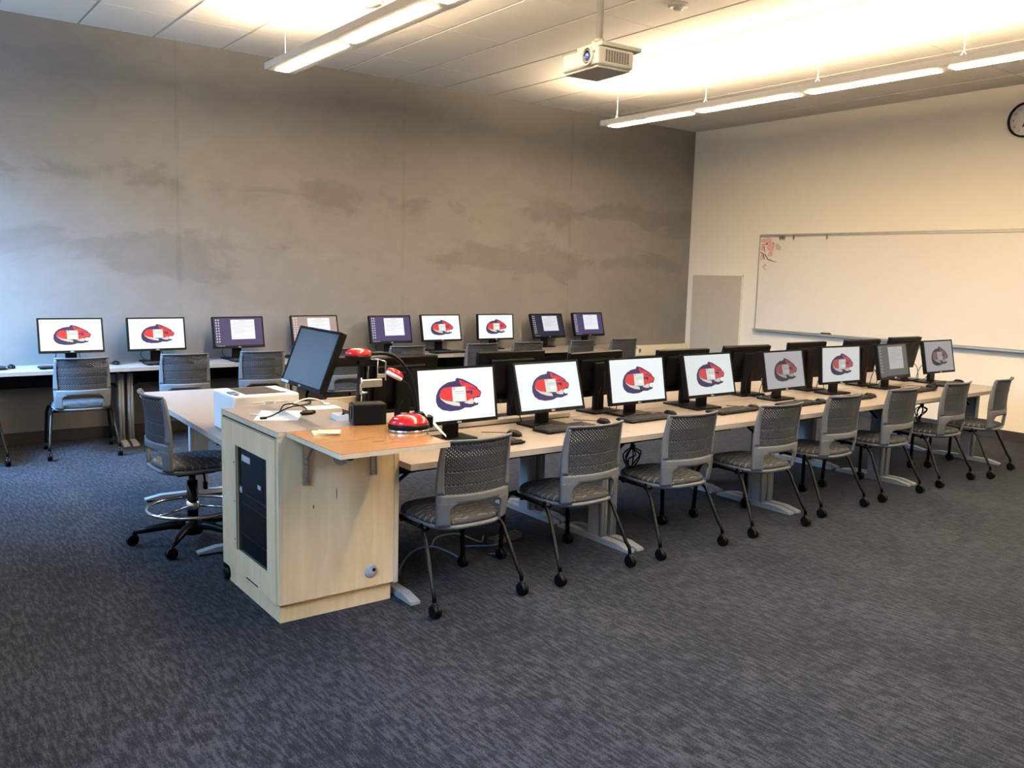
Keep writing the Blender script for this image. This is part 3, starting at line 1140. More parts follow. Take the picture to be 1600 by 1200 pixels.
def make_monitor(slots=True):
    t = thing('desktop_monitor', '', 'monitor')
    bz = MB()
    # panel shell with a front frame: local face -y
    bz.box(-MW / 2, MW / 2, .002, .030, -MH / 2, MH / 2, .004, 2)
    bz.box(-MW / 2, -SW / 2, -.004, .004, -MH / 2, MH / 2).box(SW / 2, MW / 2, -.004, .004, -MH / 2, MH / 2)
    bz.box(-SW / 2, SW / 2, -.004, .004, SH / 2 + SZC, MH / 2).box(-SW / 2, SW / 2, -.004, .004, -MH / 2, -SH / 2 + SZC)
    bz.box(-.17, .17, .030, .045, -.11, .11, .012, 2)
    pb = bz.build('panel_housing', black_plastic, t)
    sc = MB().box(-SW / 2, SW / 2, -.0015, .003, -SH / 2 + SZC, SH / 2 + SZC).build('screen', black_plastic, pb)
    v = MB().box(-.05, .03, .0445, .0465, .035, .042).box(-.05, .03, .0445, .0465, .016, .020).box(-.05, .03, .0445, .0465, -.012, -.008)
    v.build('vent_slot', grey_plastic, pb)
    MB().box(-.055, -.035, .0445, .0468, .026, .046).build('badge', mat('badge_grey', (.30, .33, .36), .4, noise=(5, .05)), pb)
    Mt_ = Matrix.Translation((0, -.0046, -MH / 2 + .0085)) @ Matrix.Rotation(radians(90), 4, 'X')
    text_mesh('lettering', 'DELL', .0135, white_plastic, pb, Mt_)
    MB().box(-.045, .045, .045, .075, -.26, .06, .006, 2).build('stand_column', black_plastic, t)
    MB().box(-.125, .125, -.085, .085, 0.0, .014, .005, 2).build('stand_base', black_plastic, t)
    cb = MB()
    for s, a in ((-1, .09), (1, .06)):
        cb.curve([(s * .03, .05, .17), (s * a, .06, .13), (s * (a + .02), .07, .06), (s * .07, .10, .012), (s * .05, .16, .006)], .003, 6)
    cb.build('cable', black_plastic, t)
    return t


mon0 = make_monitor()
mon_used = [False]


def put_monitor(px, py, pz, yaw, tilt, face, kind, lv, bg, label, group, tint=(1, 1, 1), sat=1.0):
    """(px,py,pz) centre of the panel; face=-1 looks to -y, +1 looks to +y"""
    t = dup(mon0)
    yawr = radians(yaw) + (pi if face > 0 else 0)
    off = .062
    # panel centre sits off in front of the base centre (local -y)
    bx = px - sin(yawr) * off
    by = py + cos(yawr) * off
    place(t, (bx, by, ZT), yawr)
    tag(t, label, 'monitor', group)
    for ch in t.children:
        if ch.name.startswith('panel_housing'):
            ch.location = (0, -off, pz - ZT)
            ch.rotation_euler = (-radians(tilt), 0, 0)
            ph = ch
        elif ch.name.startswith('stand_column'):
            ch.location = (0, -off, pz - ZT)
            ch.location.z = .26 + .005
    for ch in ph.children:
        if ch.name.startswith('screen'):
            ch.data = ch.data.copy()
            ch.data.materials.clear()
            ch.data.materials.append(screen_mat('screen_%s_%.2f_%.2f_%.2f' % (kind, lv, bg[0], bg[2]), bg, lv))
            if kind:
                pm = make_picture(kind).build('screen_picture', pic_mats(kind, lv, tint, sat), ph)
    return t


FM = [(2.475, 3.766, .933, 1.2, 8.5), (3.192, 3.878, .924, 2.0, 16.2), (3.944, 3.906, .916, .5, 10.0), (4.601, 3.875, .923, .7, 13.6),
      (5.475, 3.899, .912, 1.8, 11.4), (6.194, 3.891, .924, -2.9, 5.4), (6.961, 3.887, .923, 2.1, 11.8), (7.778, 3.915, .929, -.5, 11.6)]
RM = [(1.400, 8.129, .949, -2.5, 14.6), (2.108, 8.168, .943, 1.1, 8.7), (2.854, 8.157, .945, 4.8, 9.6), (3.652, 8.195, .951, -.1, 15),
      (4.494, 8.153, .944, 1.2, 12), (5.145, 8.179, .948, -1.4, 12.8), (5.883, 8.167, .948, -1.2, 5.4), (6.676, 8.179, .950, 1.1, 18.8), (7.348, 8.190, .957, .5, 15.4)]
BM = [(2.404, 4.289, .944, 2.3, 5.5), (3.212, 4.307, .946, -.9, 5.3), (3.837, 4.222, .931, 6.4, 6.6), (4.625, 4.172, .927, -2, 7.3),
      (5.467, 4.294, .925, -4.3, 16.5), (6.213, 4.25, .928, -.1, 5.0), (6.964, 4.221, .934, -2.1, 9.9), (7.719, 4.254, .939, -1.9, 12.1)]
W_ = (0.93, 1.0, 1.0)
fl = [('panther', 1.12, W_, 1.0, 'bright white panther screen'), ('panther', .97, W_, 1.0, 'bright white panther screen'), ('panther', .93, W_, .95, 'bright white panther screen'), ('panther', .78, W_, .85, 'white panther screen'),
      ('panther', .40, (.95, .95, 1.0), .6, 'angle-dimmed grey panther screen'), ('panther', .62, (.97, 1, .98), .7, 'pale panther screen'), ('desktop', .42, (.23, .23, .22), .1, 'dull grey document screen'), ('panther', .32, (.98, .95, 1.0), .25, 'angle-faded grey panther screen')]  # lower levels and saturation paint in the off-angle screen falloff
for k, (p_, s_) in enumerate(zip(FM, fl)):
    put_monitor(*p_, -1, s_[0], s_[1], s_[2], 'black monitor with %s, %s in the front row from the lectern' % (s_[4], ordinal[k]), 'front row monitors', (1, 1, 1), s_[3])
PUR = (.075, .058, .165)
rl = [('panther', 1.1, W_, 'showing a red panther, first from the windows on the wall row'), ('panther', 1.1, W_, 'showing a red panther, second from the windows on the wall row'), ('desktop', 1.0, PUR, 'showing a purple desktop, third on the wall row behind the printer'),
      ('desktop', 1.0, (.40, .29, .27), 'showing a pinkish desktop, partly behind the tilted lectern monitor'), ('desktop', 1.0, PUR, 'showing a purple desktop, above the red camera head on the wall row'), ('panther', 1.0, W_, 'showing a red panther, right of the middle purple desktop'),
      ('panther', 1.0, W_, 'showing a red panther, fourth panther along the wall row'), ('desktop', .8, (.022, .026, .06), 'showing a dark navy desktop on the wall row'), ('desktop', .9, (.07, .06, .16), 'showing a purple desktop, last on the wall row near the corner')]
for p_, s_ in zip(RM, rl):
    put_monitor(*p_, -1, s_[0], s_[1], s_[2], 'black monitor ' + s_[3], 'wall row monitors')
bl = ['first, behind the red document camera', 'second from the lectern, between two panther screens', 'third from the lectern', 'fourth from the lectern', 'fifth from the lectern', 'sixth from the lectern', 'seventh from the lectern', 'eighth and last, before the whiteboard']
for p_, s_ in zip(BM, bl):
    put_monitor(*p_, 1, None, 0.0, (.0, .0, .0), 'black monitor back in the second row, ' + s_, 'second row monitors')

for _o in [g for c in mon0.children for g in c.children] + list(mon0.children) + [mon0]:
    bpy.data.objects.remove(_o)

# ------------------------------------------------------------------ keyboards and mice
def make_keyboard():
    t = thing('keyboard', '', 'keyboard')
    b = MB()
    b.box(-.205, .205, -.068, .068, .004, .016, .004, 2)
    b.box(-.19, -.15, .045, .06, 0, .006).box(.15, .19, .045, .06, 0, .006).box(-.19, -.15, -.06, -.05, 0, .005).box(.15, .19, -.06, -.05, 0, .005)
    b.build('case', black_plastic, t)
    k = MB()
    for r in range(6):
        y = -.052 + r * .019 + (.004 if r == 5 else 0)
        x = -.195
        while x < .185:
            w = .015
            if r == 0 and -.12 < x < -.02:
                w = .098
            if not (.088 < x < .100 or .152 - .02 < x < .135):
                k.box(x, min(x + w, .193), y, y + .0145, .015, .021)
            x += w + .0035
    ko = k.build('keys', grey_plastic, t)
    ko['kind'] = 'stuff'
    return t


kb0 = make_keyboard()
kb_used = [False]


def make_mouse():
    t = thing('computer_mouse', '', 'mouse')
    b = MB()
    b.lathe([(.6, 0), (1.0, .006), (1.0, .013), (.85, .024), (.5, .032), (.15, .034)], 20, None, .029, .05)
    b.build('shell', black_plastic, t)
    MB().cyl((-.004, .026, .028), (.004, .026, .028), .006, 10).build('wheel', grey_plastic, t)
    MB().tube([(0, .045, .012), (.01, .09, .006), (-.02, .14, .004), (-.06, .19, .004)], .0022, 6).build('cord', black_plastic, t)
    return t


ms0 = make_mouse()
ms_used = [False]


def put(proto, flag, x, y, deg, label, cat, group, z=ZT):
    if flag[0]:
        t = dup(proto)
    else:
        t = proto
        flag[0] = True
    place(t, (x, y, z), radians(deg))
    return tag(t, label, cat, group)


kbs = [(2.55, 3.62, 3), (3.22, 3.78, 5), (3.90, 3.80, 2), (4.66, 3.74, 2), (5.38, 3.72, 2), (6.03, 3.70, 3), (7.02, 3.72, 2), (7.72, 3.80, -2)]
for k, (x, y, d) in enumerate(kbs):
    put(kb0, kb_used, x, y - .03, d, 'black keyboard below the %s front row monitor from the lectern' % ordinal[k], 'keyboard', 'front row keyboards')
mss = [(2.835, 3.735, 15), (3.555, 3.79, 10), (4.165, 3.815, 5), (4.90, 3.72, 0), (5.62, 3.67, 10), (6.275, 3.67, 10), (7.36, 3.745, 0), (8.0 - .01, 3.82, -5)]
for k, (x, y, d) in enumerate(mss):
    put(ms0, ms_used, x, y, d, 'black mouse beside the keyboard of the %s front row monitor from the lectern' % ordinal[k], 'mouse', 'front row mice')
for x, y, d, lab in [(1.33, 8.01, 0, 'black keyboard in front of the first panther monitor on the wall row'), (.70, 8.08, 0, 'black keyboard at the window end of the wall row'), (2.16, 8.00, 2, 'black keyboard in front of the second panther monitor on the wall row'), (2.92, 7.98, 4, 'black keyboard in front of the purple screen behind the printer'), (5.12, 8.0, 0, 'black keyboard under the third panther screen on the wall row')]:
    put(kb0, kb_used, x, y, d, lab, 'keyboard', 'wall row keyboards')
for x, y, d, lab in [(.945, 8.13, 0, 'black mouse at the window end of the wall row'), (1.745, 8.12, 10, 'black mouse between the first two panther monitors on the wall row'), (3.32, 8.10, 0, 'black mouse right of the purple screen behind the printer')]:
    put(ms0, ms_used, x, y, d, lab, 'mouse', 'wall row mice')
# raised lid of the cable trough between the two rows
tl = thing('trough_lid', 'low grey lid strip lying between the first two table rows near the lectern', 'lid', (2.88, 4.068, ZT))
MB().box(-.645, .645, -.004, .066, .006, .032, .002, 1).build('lid_board', lam_edge, tl)
MB().box(-.64, .64, .004, .06, .0005, .006).build('gap_shade', black_matte, tl)  # black strip stands in for the shade in the gap under the lid

# ------------------------------------------------------------------ lectern
LX0, LX1, LY0, LY1, LZ = 1.393, 1.962, 3.516, 4.250, .870
lc = thing('lectern', 'maple veneer lectern cabinet with smoked glass rack door and fold-out shelf', 'lectern', (LX0, LY0, 0))
lw, ld_ = LX1 - LX0, LY1 - LY0
MB().box(.014, lw, .026, ld_ - .01, 0, .092).build('plinth', MAT['maple'], lc)
sw = MB().box(.02, lw, 0, .020, .092, LZ - .024)
sw.build('front_panel', MAT['maple'], lc)
MB().box(0, .0205, -.001, .0205, .092, LZ - .0235).build('corner_edge', MAT['maple_edge'], lc)
MB().box(.02, lw, ld_ - .02, ld_, .092, LZ - .024).build('back_panel', MAT['maple'], lc)
MB().box(0, .0205, ld_ - .0205, ld_ + .001, .092, LZ - .0235).build('corner_edge', MAT['maple_edge'], lc)
MB().box(lw - .018, lw, .02, ld_ - .02, .092, LZ - .024).build('side_panel', MAT['maple'], lc)
MB().box(lw, lw + .020, -.004, ld_ - .1, .088, LZ - .03).box(lw + .020, lw + .024, -.004, ld_ - .1, .088, LZ - .03).build('side_door', [MAT['maple_edge']], lc)
MB().box(.02, lw - .018, .02, ld_ - .02, .092, .11).build('bottom_board', MAT['maple'], lc)
# slot behind the top edge: dark equipment drawer
MB().box(.03, .25, .03, ld_ - .03, .775, .842).build('drawer_tray', black_matte, lc)
sl = MB()
for k in range(30):
    y = .06 + k * .0205
    sl.box(.024, .03, y, y + .012, .80, .825)
so_ = sl.build('vent_fins', grey_plastic, lc)
so_['kind'] = 'stuff'
# top with chamfered corner
tp = MB().prism([(0.0, -.001), (lw + .022, -.001), (lw + .03, .47), (lw + .058, .52), (lw + .058, ld_ + .045), (lw + .02, ld_ + .05), (0.0, ld_ + .002)], LZ - .003, LZ)
tp.mi = 1
tp.prism([(0.0, -.001), (lw + .022, -.001), (lw + .03, .47), (lw + .058, .52), (lw + .058, ld_ + .045), (lw + .02, ld_ + .05), (0.0, ld_ + .002)], LZ - .026, LZ - .003)
tp.build('top', [lectern_top_mat, MAT['maple_edge']], lc)
# rack door on the -x face: frame around glass; opening y 0.117..0.505 z .207...727
oy0, oy1, oz0, oz1 = .118, .512, .207, .727
dd = MB()
dd.box(-.008, .012, .021, oy0, .093, .832).box(-.008, .012, oy1, ld_ - .021, .093, .832)
dd.box(-.008, .012, oy0, oy1, .093, oz0).box(-.008, .012, oy0, oy1, oz1, .832)
do = dd.build('rack_door', MAT['maple'], lc)
MB().box(.004, .009, oy0 - .002, oy1 + .002, oz0 - .002, oz1 + .002).build('glass_pane', glass_dark, do)
MB().box(-.011, -.008, oy1 - .004, oy1 + .030, oz0 + .01, oz1 + .002).build('hinge_strip', MAT['maple_edge'], do)
sb = MB()
for z in (.26, .45, .64):
    sb.cyl((-.0125, oy1 + .014, z), (-.0105, oy1 + .014, z), .004, 8)
sb.build('screw', black_metal, do)
MB().box(-.010, .002, oy1 - .13, oy1 - .28, .106, .111).build('finger_slot', black_matte, do)
# equipment faces seen through the glass
eq = MB().box(.016, .06, oy0 + .02, oy1 - .02, .66, .715, .003, 1).box(.016, .06, oy0 + .02, oy1 - .02, .45, .648, .003, 1).box(.016, .06, oy0 + .02, oy1 - .02, .24, .44, .003, 1)
eo = eq.build('rack_equipment', black_plastic, lc)
stk = MB().box(.0035, .0039, oy1 - .16, oy1 - .05, .66, .69).build('rack_sticker', mat('foil_label', (.55, .56, .58), .3, .4, noise=(30, .2)), do)
MB().box(.0035, .0039, oy1 - .05, oy1 - .02, .50, .53).box(.0035, .0039, oy0 + .10, oy0 + .14, .565, .585).build('rack_label', mat('pale_label', (.30, .32, .35), .5, noise=(60, .5)), do)
MB().box(.0032, .0040, oy0 + .01, oy1 - .01, .505, .508).box(.0032, .0040, oy0 + .01, oy1 - .01, .455, .457).box(.0032, .0040, oy0 + .01, oy1 - .01, .30, .3012).build('rack_seam', grey_plastic, do)
# fold-out shelf with brackets
SX0, SX1, SY0 = 1.432 - LX0, 1.930 - LX0, 2.985 - LY0
sh = MB().box(SX0, SX1, SY0, -.002, LZ - .003, LZ)
sh.mi = 1
sh.box(SX0 - .001, SX1 + .001, SY0 - .001, -.002, LZ - .022, LZ - .003)
sh.build('fold_out_shelf', [MAT['shelf_wood'], MAT['maple_edge']], lc)
for x, zb_ in ((1.520 - LX0, .625), (1.852 - LX0, .632)):
    b = MB().box(x - .016, x - .010, -.014, -.0005, zb_, LZ - .024).box(x + .010, x + .016, -.014, -.0005, zb_, LZ - .024).box(x - .014, x + .014, -.006, -.0005, zb_, LZ - .024)
    b.cyl((x, -.007, zb_ + .02), (x, -.012, zb_ + .02), .005, 8)
    br = b.build('shelf_bracket', steel, lc)
    MB().box(x - .012, x + .012, -.20, -.006, LZ - .05, LZ - .0225).build('bracket_arm', steel, br)
    MB().tube([(x - .005, -.012, .72), (x - .005, -.10, .835)], .006, 8).box(x - .018, x - .012, -.05, -.01, .73, .745).build('bracket_strut', steel, br)
Mg = Matrix.Rotation(radians(90), 4, 'X')
for gx, gz, rr_ in ((1.843 - LX0, .168, .032), (1.690 - LX0, .735, .040)):
    gr = MB().lathe([(rr_, 0), (rr_, .004), (rr_ * .85, .007), (rr_ * .2, .008)], 28, Matrix.Translation((gx, 0, gz)) @ Mg).build('grommet', grommet_mat, lc)
    MB().lathe([(.009, .006), (.009, .0092), (.004, .0095)], 12, Matrix.Translation((gx + .012, 0, gz + .006)) @ Mg).build('grommet_hole', black_matte, gr)
kn = MB()
for (x, z, w_, h_) in ((1.556 - LX0, .519, .003, .011), (1.668 - LX0, .565, .0022, .03)):
    kn.lathe([(1.0, 0), (1.0, .0006)], 10, Matrix.Translation((x, 0.0002, z)) @ Mg, w_, h_)
kn.build('wood_knot', mat('knot_brown', (.10, .05, .02), .6, noise=(60, .3)), lc)
lcab = MB()
for k in range(3):
    lcab.curve([(1.70 - LX0, -.006, .74 - .004 * k), (1.73 - LX0, -.03, .735 - .006 * k), (1.80 - LX0, -.05, .765 + .006 * k), (1.87 - LX0, -.07, .80 + .006 * k), (1.93 - LX0, -.10, .835)], .005, 7)
lcab.build('cable', black_plastic, lc)
MB().cyl((.06, ld_ - .04, .0), (.06, ld_ - .04, .045), .0, 4) if False else None
# wheel guard at the back corner of the plinth
MB().cyl((-.004, ld_ - .03, .035), (.022, ld_ - .03, .035), .034, 14).box(-.006, .012, ld_ - .045, ld_ - .01, .065, .085).build('caster', black_plastic, lc)
# rear hutch board with tan edge
hb = MB().box(lw + .03, lw + .29, ld_ + .055, ld_ + .075, ZT - LZ + LZ + .002, LZ + .004)
hb.box(lw + .27, lw + .29, ld_ + .075, ld_ + .20, ZT + .002, LZ + .004)
hb.build('hutch_board', MAT['maple_edge'], lc)

# ---- things on the lectern
def on_lectern(x, y):
    return (x, y, LZ)


# tilted display on an articulated arm
lm = thing('lectern_monitor', 'black monitor tilted on an arm above the lectern, screen dark blue', 'monitor', (2.012, 3.9, LZ))
R_lm = Matrix.Rotation(radians(-92), 4, 'Z') @ Matrix.Rotation(radians(-21.08), 4, 'X')
ctr = Vector((1.709, 3.897, 1.144)) - Vector((2.012, 3.9, LZ))
bz = MB()
bz.box(-MW / 2, MW / 2, .002, .030, -MH / 2, MH / 2, .004, 2)
bz.box(-MW / 2, -SW / 2, -.004, .004, -MH / 2, MH / 2).box(SW / 2, MW / 2, -.004, .004, -MH / 2, MH / 2)
bz.box(-SW / 2, SW / 2, -.004, .004, SH / 2 + SZC, MH / 2).box(-SW / 2, SW / 2, -.004, .004, -MH / 2, -SH / 2 + SZC)
bz.box(-.15, .15, .030, .045, -.10, .10, .012, 2)
ph = bz.build('panel_housing', black_plastic, lm)
ph.matrix_local = Matrix.Translation(ctr) @ R_lm
MB().box(-SW / 2, SW / 2, -.0015, .003, -SH / 2 + SZC, SH / 2 + SZC).build('screen', mat('glossy_screen', (.06, .09, .12), .12, 0, .8, noise=(3, .1)), ph)  # blue base colour stands in for the window and wall reflection
MB().box(-SW / 2 - .008, -SW / 2 + .09, -.0048, -.0041, -MH / 2 + .003, -MH / 2 + .016).build('sticker', white_plastic, ph)
text_mesh('lettering', 'DELL', .0135, white_plastic, ph, Matrix.Translation((0, -.0046, -MH / 2 + .0085)) @ Matrix.Rotation(radians(90), 4, 'X'))
hin = Vector(ctr) + R_lm.to_3x3() @ Vector((0, .05, 0))
MB().cyl((0, 0, -.10), (0, 0, .245), .013, 14).box(-.03, .03, -.03, .03, -.03, .0, .004, 1).build('post', black_metal, lm)
MB().tube([tuple(hin), (hin.x + .04, hin.y - .01, hin.z - .005)], .028, 10).box(hin.x + .03, -.0, -.022, .022, .225, .275, .006, 2).box(-.06, .05, -.035, -.02, .225, .268, .006, 2).build('arm', black_plastic, lm)
MB().box(-.055, .065, -.052, -.034, .12, .16, .004, 1).build('post_clamp', steel, lm)
fr = MB().tube([(.0, -.045, .262), (.05, -.045, .258), (.085, -.045, .245), (.085, -.045, .15)], .004, 6).tube([(.04, -.045, .255), (.04, -.045, .17)], .003, 6).box(.035, .085, -.052, -.04, .165, .185, .002, 1)
fr.build('wire_guide', chrome, lm)
MB().cyl((-.055, -.05, .10), (-.055, -.05, .17), .006, 10).cyl((-.06, -.05, .095), (-.02, -.05, .095), .006, 8).build('chrome_fitting', chrome, lm)
MB().cyl((-.05, -.045, -.0), (-.05, -.045, .10), .0035, 8).build('thin_rod', chrome, lm)

# red document camera on the shelf
dc = thing('document_camera', 'red ladybug-shaped document camera with black gooseneck on the lectern shelf', 'document camera', (1.905, 3.285, LZ), radians(-18))
MB().lathe([(.96, 0), (1.0, .004), (1.0, .010), (.98, .012)], 32, None, .092, .070).build('chrome_foot', chrome, dc)
MB().lathe([(.98, .010), (1.02, .018), (1.0, .030), (.96, .036)], 32, None, .092, .070).build('black_skirt', black_plastic, dc)
MB().lathe([(.97, .034), (.93, .045), (.80, .060), (.58, .072), (.30, .078), (.06, .080)], 36, None, .092, .070).build('red_body', red_gloss, dc)
MB().box(-.07, -.042, -.035, -.018, .060, .0625).build('label_sticker', white_plastic, dc)
MB().box(-.035, -.005, .0, .022, .074, .080, .002, 1).build('button_panel', grey_plastic, dc)
inv = Matrix.Rotation(radians(18), 4, 'Z')


def dloc(x, y, z):
    p = inv @ Vector((x - 1.905, y - 3.285, 0))
    return (p.x, p.y, z - LZ)


MB().curve([dloc(2.005, 3.36, .875), dloc(2.010, 3.39, .93), dloc(2.003, 3.4, 1.00), dloc(1.982, 3.4, 1.08), dloc(1.945, 3.4, 1.145), dloc(1.895, 3.4, 1.190), dloc(1.84, 3.4, 1.207), dloc(1.775, 3.4, 1.207)], .0085, 10).build('gooseneck', black_plastic, dc)
MB().lathe([(.030, 0), (.034, .01), (.034, .05), (.026, .062)], 14, Matrix.Translation(dloc(2.008, 3.375, .872))).box(*[c for c in (.085, .125, .055, .10)], 0, .055, .005, 1).build('neck_socket', black_plastic, dc)
hM = Matrix.Translation(dloc(1.715, 3.4, 1.208)) @ Matrix.Rotation(radians(16), 4, 'Z')
hd = MB().lathe([(.92, -.006), (1.0, .0), (.95, .012), (.7, .022), (.3, .027)], 24, hM, .062, .036).build('camera_head', red_gloss, dc)
MB().lathe([(.9, -.020), (.98, -.012), (.96, -.004)], 24, hM, .062, .036).build('head_skirt', black_plastic, hd)
h2 = Matrix.Translation(dloc(1.905, 3.42, 1.105)) @ Matrix.Rotation(radians(18), 4, 'Z') @ Matrix.Rotation(radians(28), 4, 'Y')
h2o = MB().lathe([(.9, 0), (1.0, .006), (.9, .016), (.5, .026), (.1, .028)], 22, h2, .046, .026).build('lamp_head', red_gloss, dc)
MB().lathe([(.86, -.012), (.97, -.006), (.95, .003)], 22, h2, .046, .026).build('lamp_lens', white_plastic, h2o)
MB().curve([dloc(1.945, 3.42, 1.080), dloc(1.975, 3.41, 1.055), dloc(1.992, 3.40, 1.01), dloc(1.998, 3.38, .93)], .003, 7).build('lamp_neck', black_plastic, dc)

# speaker
spk = thing('desk_speaker', 'small black box speaker on the lectern beside the red camera', 'speaker', (1.835, 3.535, LZ), radians(-14))
MB().box(-.078, .075, -.048, .048, 0, .098, .008, 3).build('cabinet', black_matte, spk)
Ms = Matrix.Translation((-.078, 0, .055)) @ Matrix.Rotation(radians(-90), 4, 'Y')
MB().box(-.082, -.077, -.044, .044, .004, .094, .002, 1).build('baffle', grey_plastic, spk)
MB().lathe([(.032, .003), (.032, .008), (.026, .006), (.010, .002)], 24, Ms).build('cone', black_plastic, spk)
# white cable box
wb2 = thing('cable_box', 'small white open box of cables next to the black speaker', 'box', (1.80, 3.70, LZ), radians(-8))
MB().box(-.055, .055, -.04, .04, 0, .004).box(-.055, .055, -.04, -.036, .004, .026).box(-.055, .055, .036, .04, .004, .026).box(-.055, -.051, -.036, .036, .004, .026).box(.051, .055, -.036, .036, .004, .026).build('tray', white_plastic, wb2)
b = MB()
for k in range(4):
    b.tube([(-.04 + .01 * k, -.025, .014), (-.01, .01 * (k - 1.5), .03 + .004 * k), (.03, -.02 + .012 * k, .028), (.04, .02, .012)], .0035, 6)
b.build('coiled_cable', black_plastic, wb2)
# papers
for x, y, w, h, d, lab in [(1.565, 3.93, .10, .14, -28, 'white printed sheet lying under the black cables on the lectern'), (1.845, 4.06, .085, .055, -4, 'small white printed card lying flat behind the lectern cables')]:
    t = thing('paper_sheet', lab, 'paper', on_lectern(x, y), radians(d), 'papers on the lectern')
    z0 = .0004
    MB().box(-w, w, -h, h, z0, z0 + .0008).build('sheet', paper, t)
    ink_b = MB()
    for r in range(5):
        ink_b.box(-w * .7, w * (.3 + .1 * (r % 3)), h * (.6 - .3 * r) - .002, h * (.6 - .3 * r) + .002, z0 + .0008, z0 + .0011)
    ink_b.build('print_lines', mat('faint_ink', (.45, .44, .45), .8, noise=(40, .1)), t)
# sticky notes
nt_ = thing('sticky_notes', 'pad of pale yellow sticky notes on the lectern shelf', 'notepad', (1.56, 3.395, LZ), radians(-16))
MB().box(-.055, .04, -.035, .045, 0, .008, .001, 1).build('pad', note_mat, nt_)
Mn = Matrix.Rotation(radians(-12), 4, 'Z')
MB().box(-.035, .062, -.045, .03, .0085, .0125, .001, 1, Mn).build('top_sheets', note_mat, nt_)
# loose cables
cb = thing('lectern_cables', 'tangle of black and white cables across the lectern top', 'cable', on_lectern(1.62, 3.95))
MB().curve([(-.15, -.085, .006), (-.10, -.05, .008), (-.03, .0, .02), (.03, .03, .03), (.10, .10, .02), (.20, .20, .012), (.26, .36, .01)], .004, 7).curve([(-.02, .06, .005), (.02, .1, .03), (.06, .06, .035), (.09, .0, .02), (.06, -.04, .006)], .0035, 7).box(-.175, -.145, -.10, -.082, .001, .012, .002, 1).build('black_cable', black_plastic, cb)
MB().curve([(-.02, .02, .006), (.08, .12, .03), (.18, .18, .04), (.26, .2, .02), (.27, .17, .006)], .0035, 7).box(.255, .285, .14, .17, .001, .014, .002, 1).build('white_cable', white_plastic, cb)
MB().box(.04, .10, -.07, -.04, .001, .014, .003, 1).box(.06, .12, -.05, -.02, .001, .016, .003, 1).build('connectors', black_plastic, cb)
MB().curve([(-.13, .02, .004), (-.17, .05, .004)], .003, 6).build('stylus', white_plastic, cb)

# curled paper strip hanging off by the first monitor
ps = thing('paper_strip', 'curled white paper tag hanging in front of the first front row monitor', 'paper', (2.0, 3.33, LZ))
b = MB()
prev = None
for k in range(9):
    t_ = k / 8
    x = -.02 + .14 * t_
    z = .095 - .145 * t_ ** 1.1
    y = -.02 + .03 * sin(t_ * 3)
    w = .030 * (1 - .75 * t_)
    cur = [b.bm.verts.new((x - w * .3, y - w, z - w * .3)), b.bm.verts.new((x + w * .5, y + w, z + w * .8)), b.bm.verts.new((x + w * .5, y + w, z + w * .8 - .0012)), b.bm.verts.new((x - w * .3, y - w, z - w * .3 - .0012))]
    if prev:
        for i in range(4):
            b.bm.faces.new((prev[i], prev[(i + 1) % 4], cur[(i + 1) % 4], cur[i]))
    else:
        b.bm.faces.new(cur)
    prev = cur
b.bm.faces.new(prev[::-1])
tag(ps, ps['label'], 'paper')
b.build('strip', paper, ps)

# ------------------------------------------------------------------ printer
pr = thing('laser_printer', 'white laser printer with grey output tray on the side table', 'printer', (1.70, 4.60, ZT), radians(0))
pw, pd, phh = .182, .165, .212
MB().box(-pw, pw, -pd, pd, .004, phh, .010, 3).build('body', white_plastic, pr)
MB().box(-pw + .012, pw - .012, -pd - .006, -pd + .01, .01, .055, .003, 1).build('paper_tray', white_plastic, pr)
MB().box(-pw + .012, pw - .012, -pd - .004, -pd + .01, .06, .15, .003, 1).build('front_door', white_plastic, pr)
MB().box(-.09, -.02, -pd - .003, -pd + .002, phh - .045, phh - .041).box(.05, .12, -pd - .003, -pd + .002, phh - .045, phh - .041).box(-.01, .035, -pd - .003, -pd + .002, phh - .052, phh - .036).build('front_slot', mat('pale_grey_plastic', (.45, .46, .47), .4, noise=(5, .03)), pr)
MB().prism([(-.10, -.12), (.11, -.12), (.10, .13), (-.10, .13)], phh - .003, phh + .003).build('output_tray', grey_plastic, pr)
MB().prism([(.09, -.118), (.128, -.118), (.118, -.085)], phh, phh + .004).build('tray_flap', mat('violet_plastic', (.10, .06, .30), .4, noise=(5, .05)), pr)
MB().box(-pw + .012, -pw + .055, -.10, -.02, phh, phh + .008, .002, 1).build('control_panel', mat('blue_grey_display', (.10, .18, .28), .25, noise=(5, .05)), pr)
MB().prism([(-pw + .012, -pd + .03), (-pw + .04, -pd + .03), (-pw + .03, -pd + .055)], phh, phh + .003).build('button', black_plastic, pr)

# ------------------------------------------------------------------ cables under the tables
def cable_bundle(x, y, label):
    t = thing('cable_bundle', label, 'cable', (x, y, ZT), 0, 'cable bundles under the table row')
    b = MB()
    rnd = random.Random(int(x * 100))
    for k in range(7):
        a = 2 * pi * k / 7
        p0 = (.05 * cos(a), .04 * sin(a), -.03)
        b.curve([p0, (.02 * cos(a), .02 * sin(a), -.08), (.006 * cos(a * 2), .006, -.12), (.05 * cos(a + 1), .03 * sin(a), -.15 - .03 * rnd.random()), (.03 * cos(a + 2), .02, -.20 - .06 * rnd.random()), (.01, .0, -.25 - .08 * rnd.random())], .0045, 6)
    b.build('cords', black_plastic, t)
    MB().cyl((0, 0, -.135), (0, 0, -.105), .016, 10).build('tie_wrap', black_plastic, t)
    return t


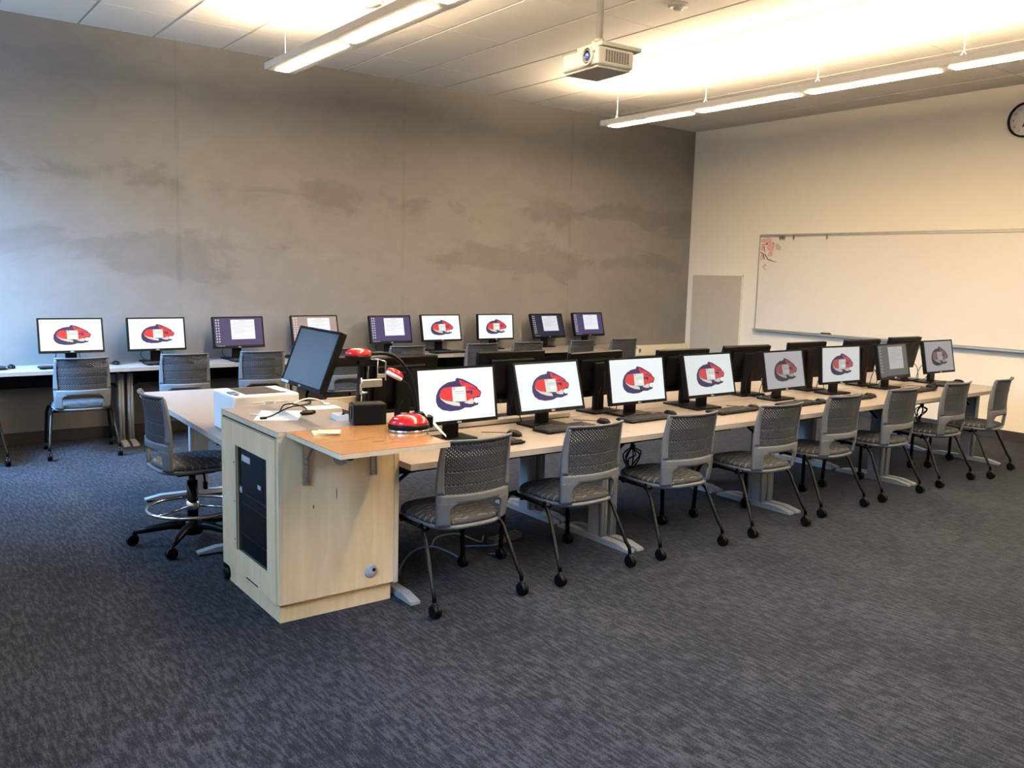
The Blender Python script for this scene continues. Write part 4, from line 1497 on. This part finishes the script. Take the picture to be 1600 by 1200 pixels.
cable_bundle(3.64, 3.62, 'black cable bundle hanging under the seam past the second front row chair')
cable_bundle(7.06, 3.66, 'black cable bundle hanging under the front row near the whiteboard end')
fc_ = thing('floor_cables', 'blue and grey network cables looped on the carpet under the first chair', 'cable', (2.4, 3.9, 0))
MB().curve([(-.25, -.10, .006), (-.17, -.01, .03), (-.06, .06, .055), (.06, .09, .05), (.14, .05, .02), (.16, -.04, .006)], .005, 7).build('blue_cable', blue_cord, fc_)
MB().curve([(.30, .10, .006), (.36, .06, .01), (.45, .03, .006), (.52, .05, .006)], .005, 7).curve([(.34, -.08, .006), (.39, -.12, .006), (.44, -.14, .006)], .005, 7).build('blue_cable', blue_cord, fc_)
MB().curve([(.12, .18, .006), (.2, .24, .04), (.32, .2, .05), (.42, .12, .006), (.5, .2, .006)], .005, 7).build('grey_cable', mat('grey_cord', (.25, .25, .25), .5, noise=(9, .1)), fc_)
pst = thing('power_strip', 'grey power strip lying on the carpet under the first front row table', 'power strip', (2.97, 3.98, 0), radians(10))
MB().box(-.12, .12, -.03, .03, 0, .035, .004, 2).build('case', mat('grey_strip', (.06, .06, .06), .5, noise=(9, .05)), pst)
b = MB()
for k in range(5):
    b.box(-.10 + .042 * k, -.075 + .042 * k, -.012, .012, .034, .037)
b.build('socket', black_plastic, pst)
# plugs hanging at the raceway under the wall desks
for x, lab in ((.93, 'black plug and cord in the raceway under the wall table at the window end'), (2.55, 'looped black cord under the wall table behind the stool'), (3.35, 'looped black cord under the wall table behind the printer')):
    t = thing('power_plug', lab, 'cable', (x, YB - .062, .585), 0, 'plugs under the wall row')
    MB().box(-.03, -.008, -.05, 0, -.015, .015, .005, 2).box(.012, .034, -.05, 0, -.015, .015, .005, 2).build('plug', black_plastic, t)
    MB().curve([(-.02, -.05, 0), (-.03, -.08, -.03), (.03, -.09, -.06), (.10, -.08, -.03), (.16, -.07, .03), (.22, -.06, .07)], .006, 7).curve([(.022, -.05, 0), (.08, -.06, .0), (.15, -.06, .04), (.2, -.06, .07)], .005, 7).build('cord', black_plastic, t)
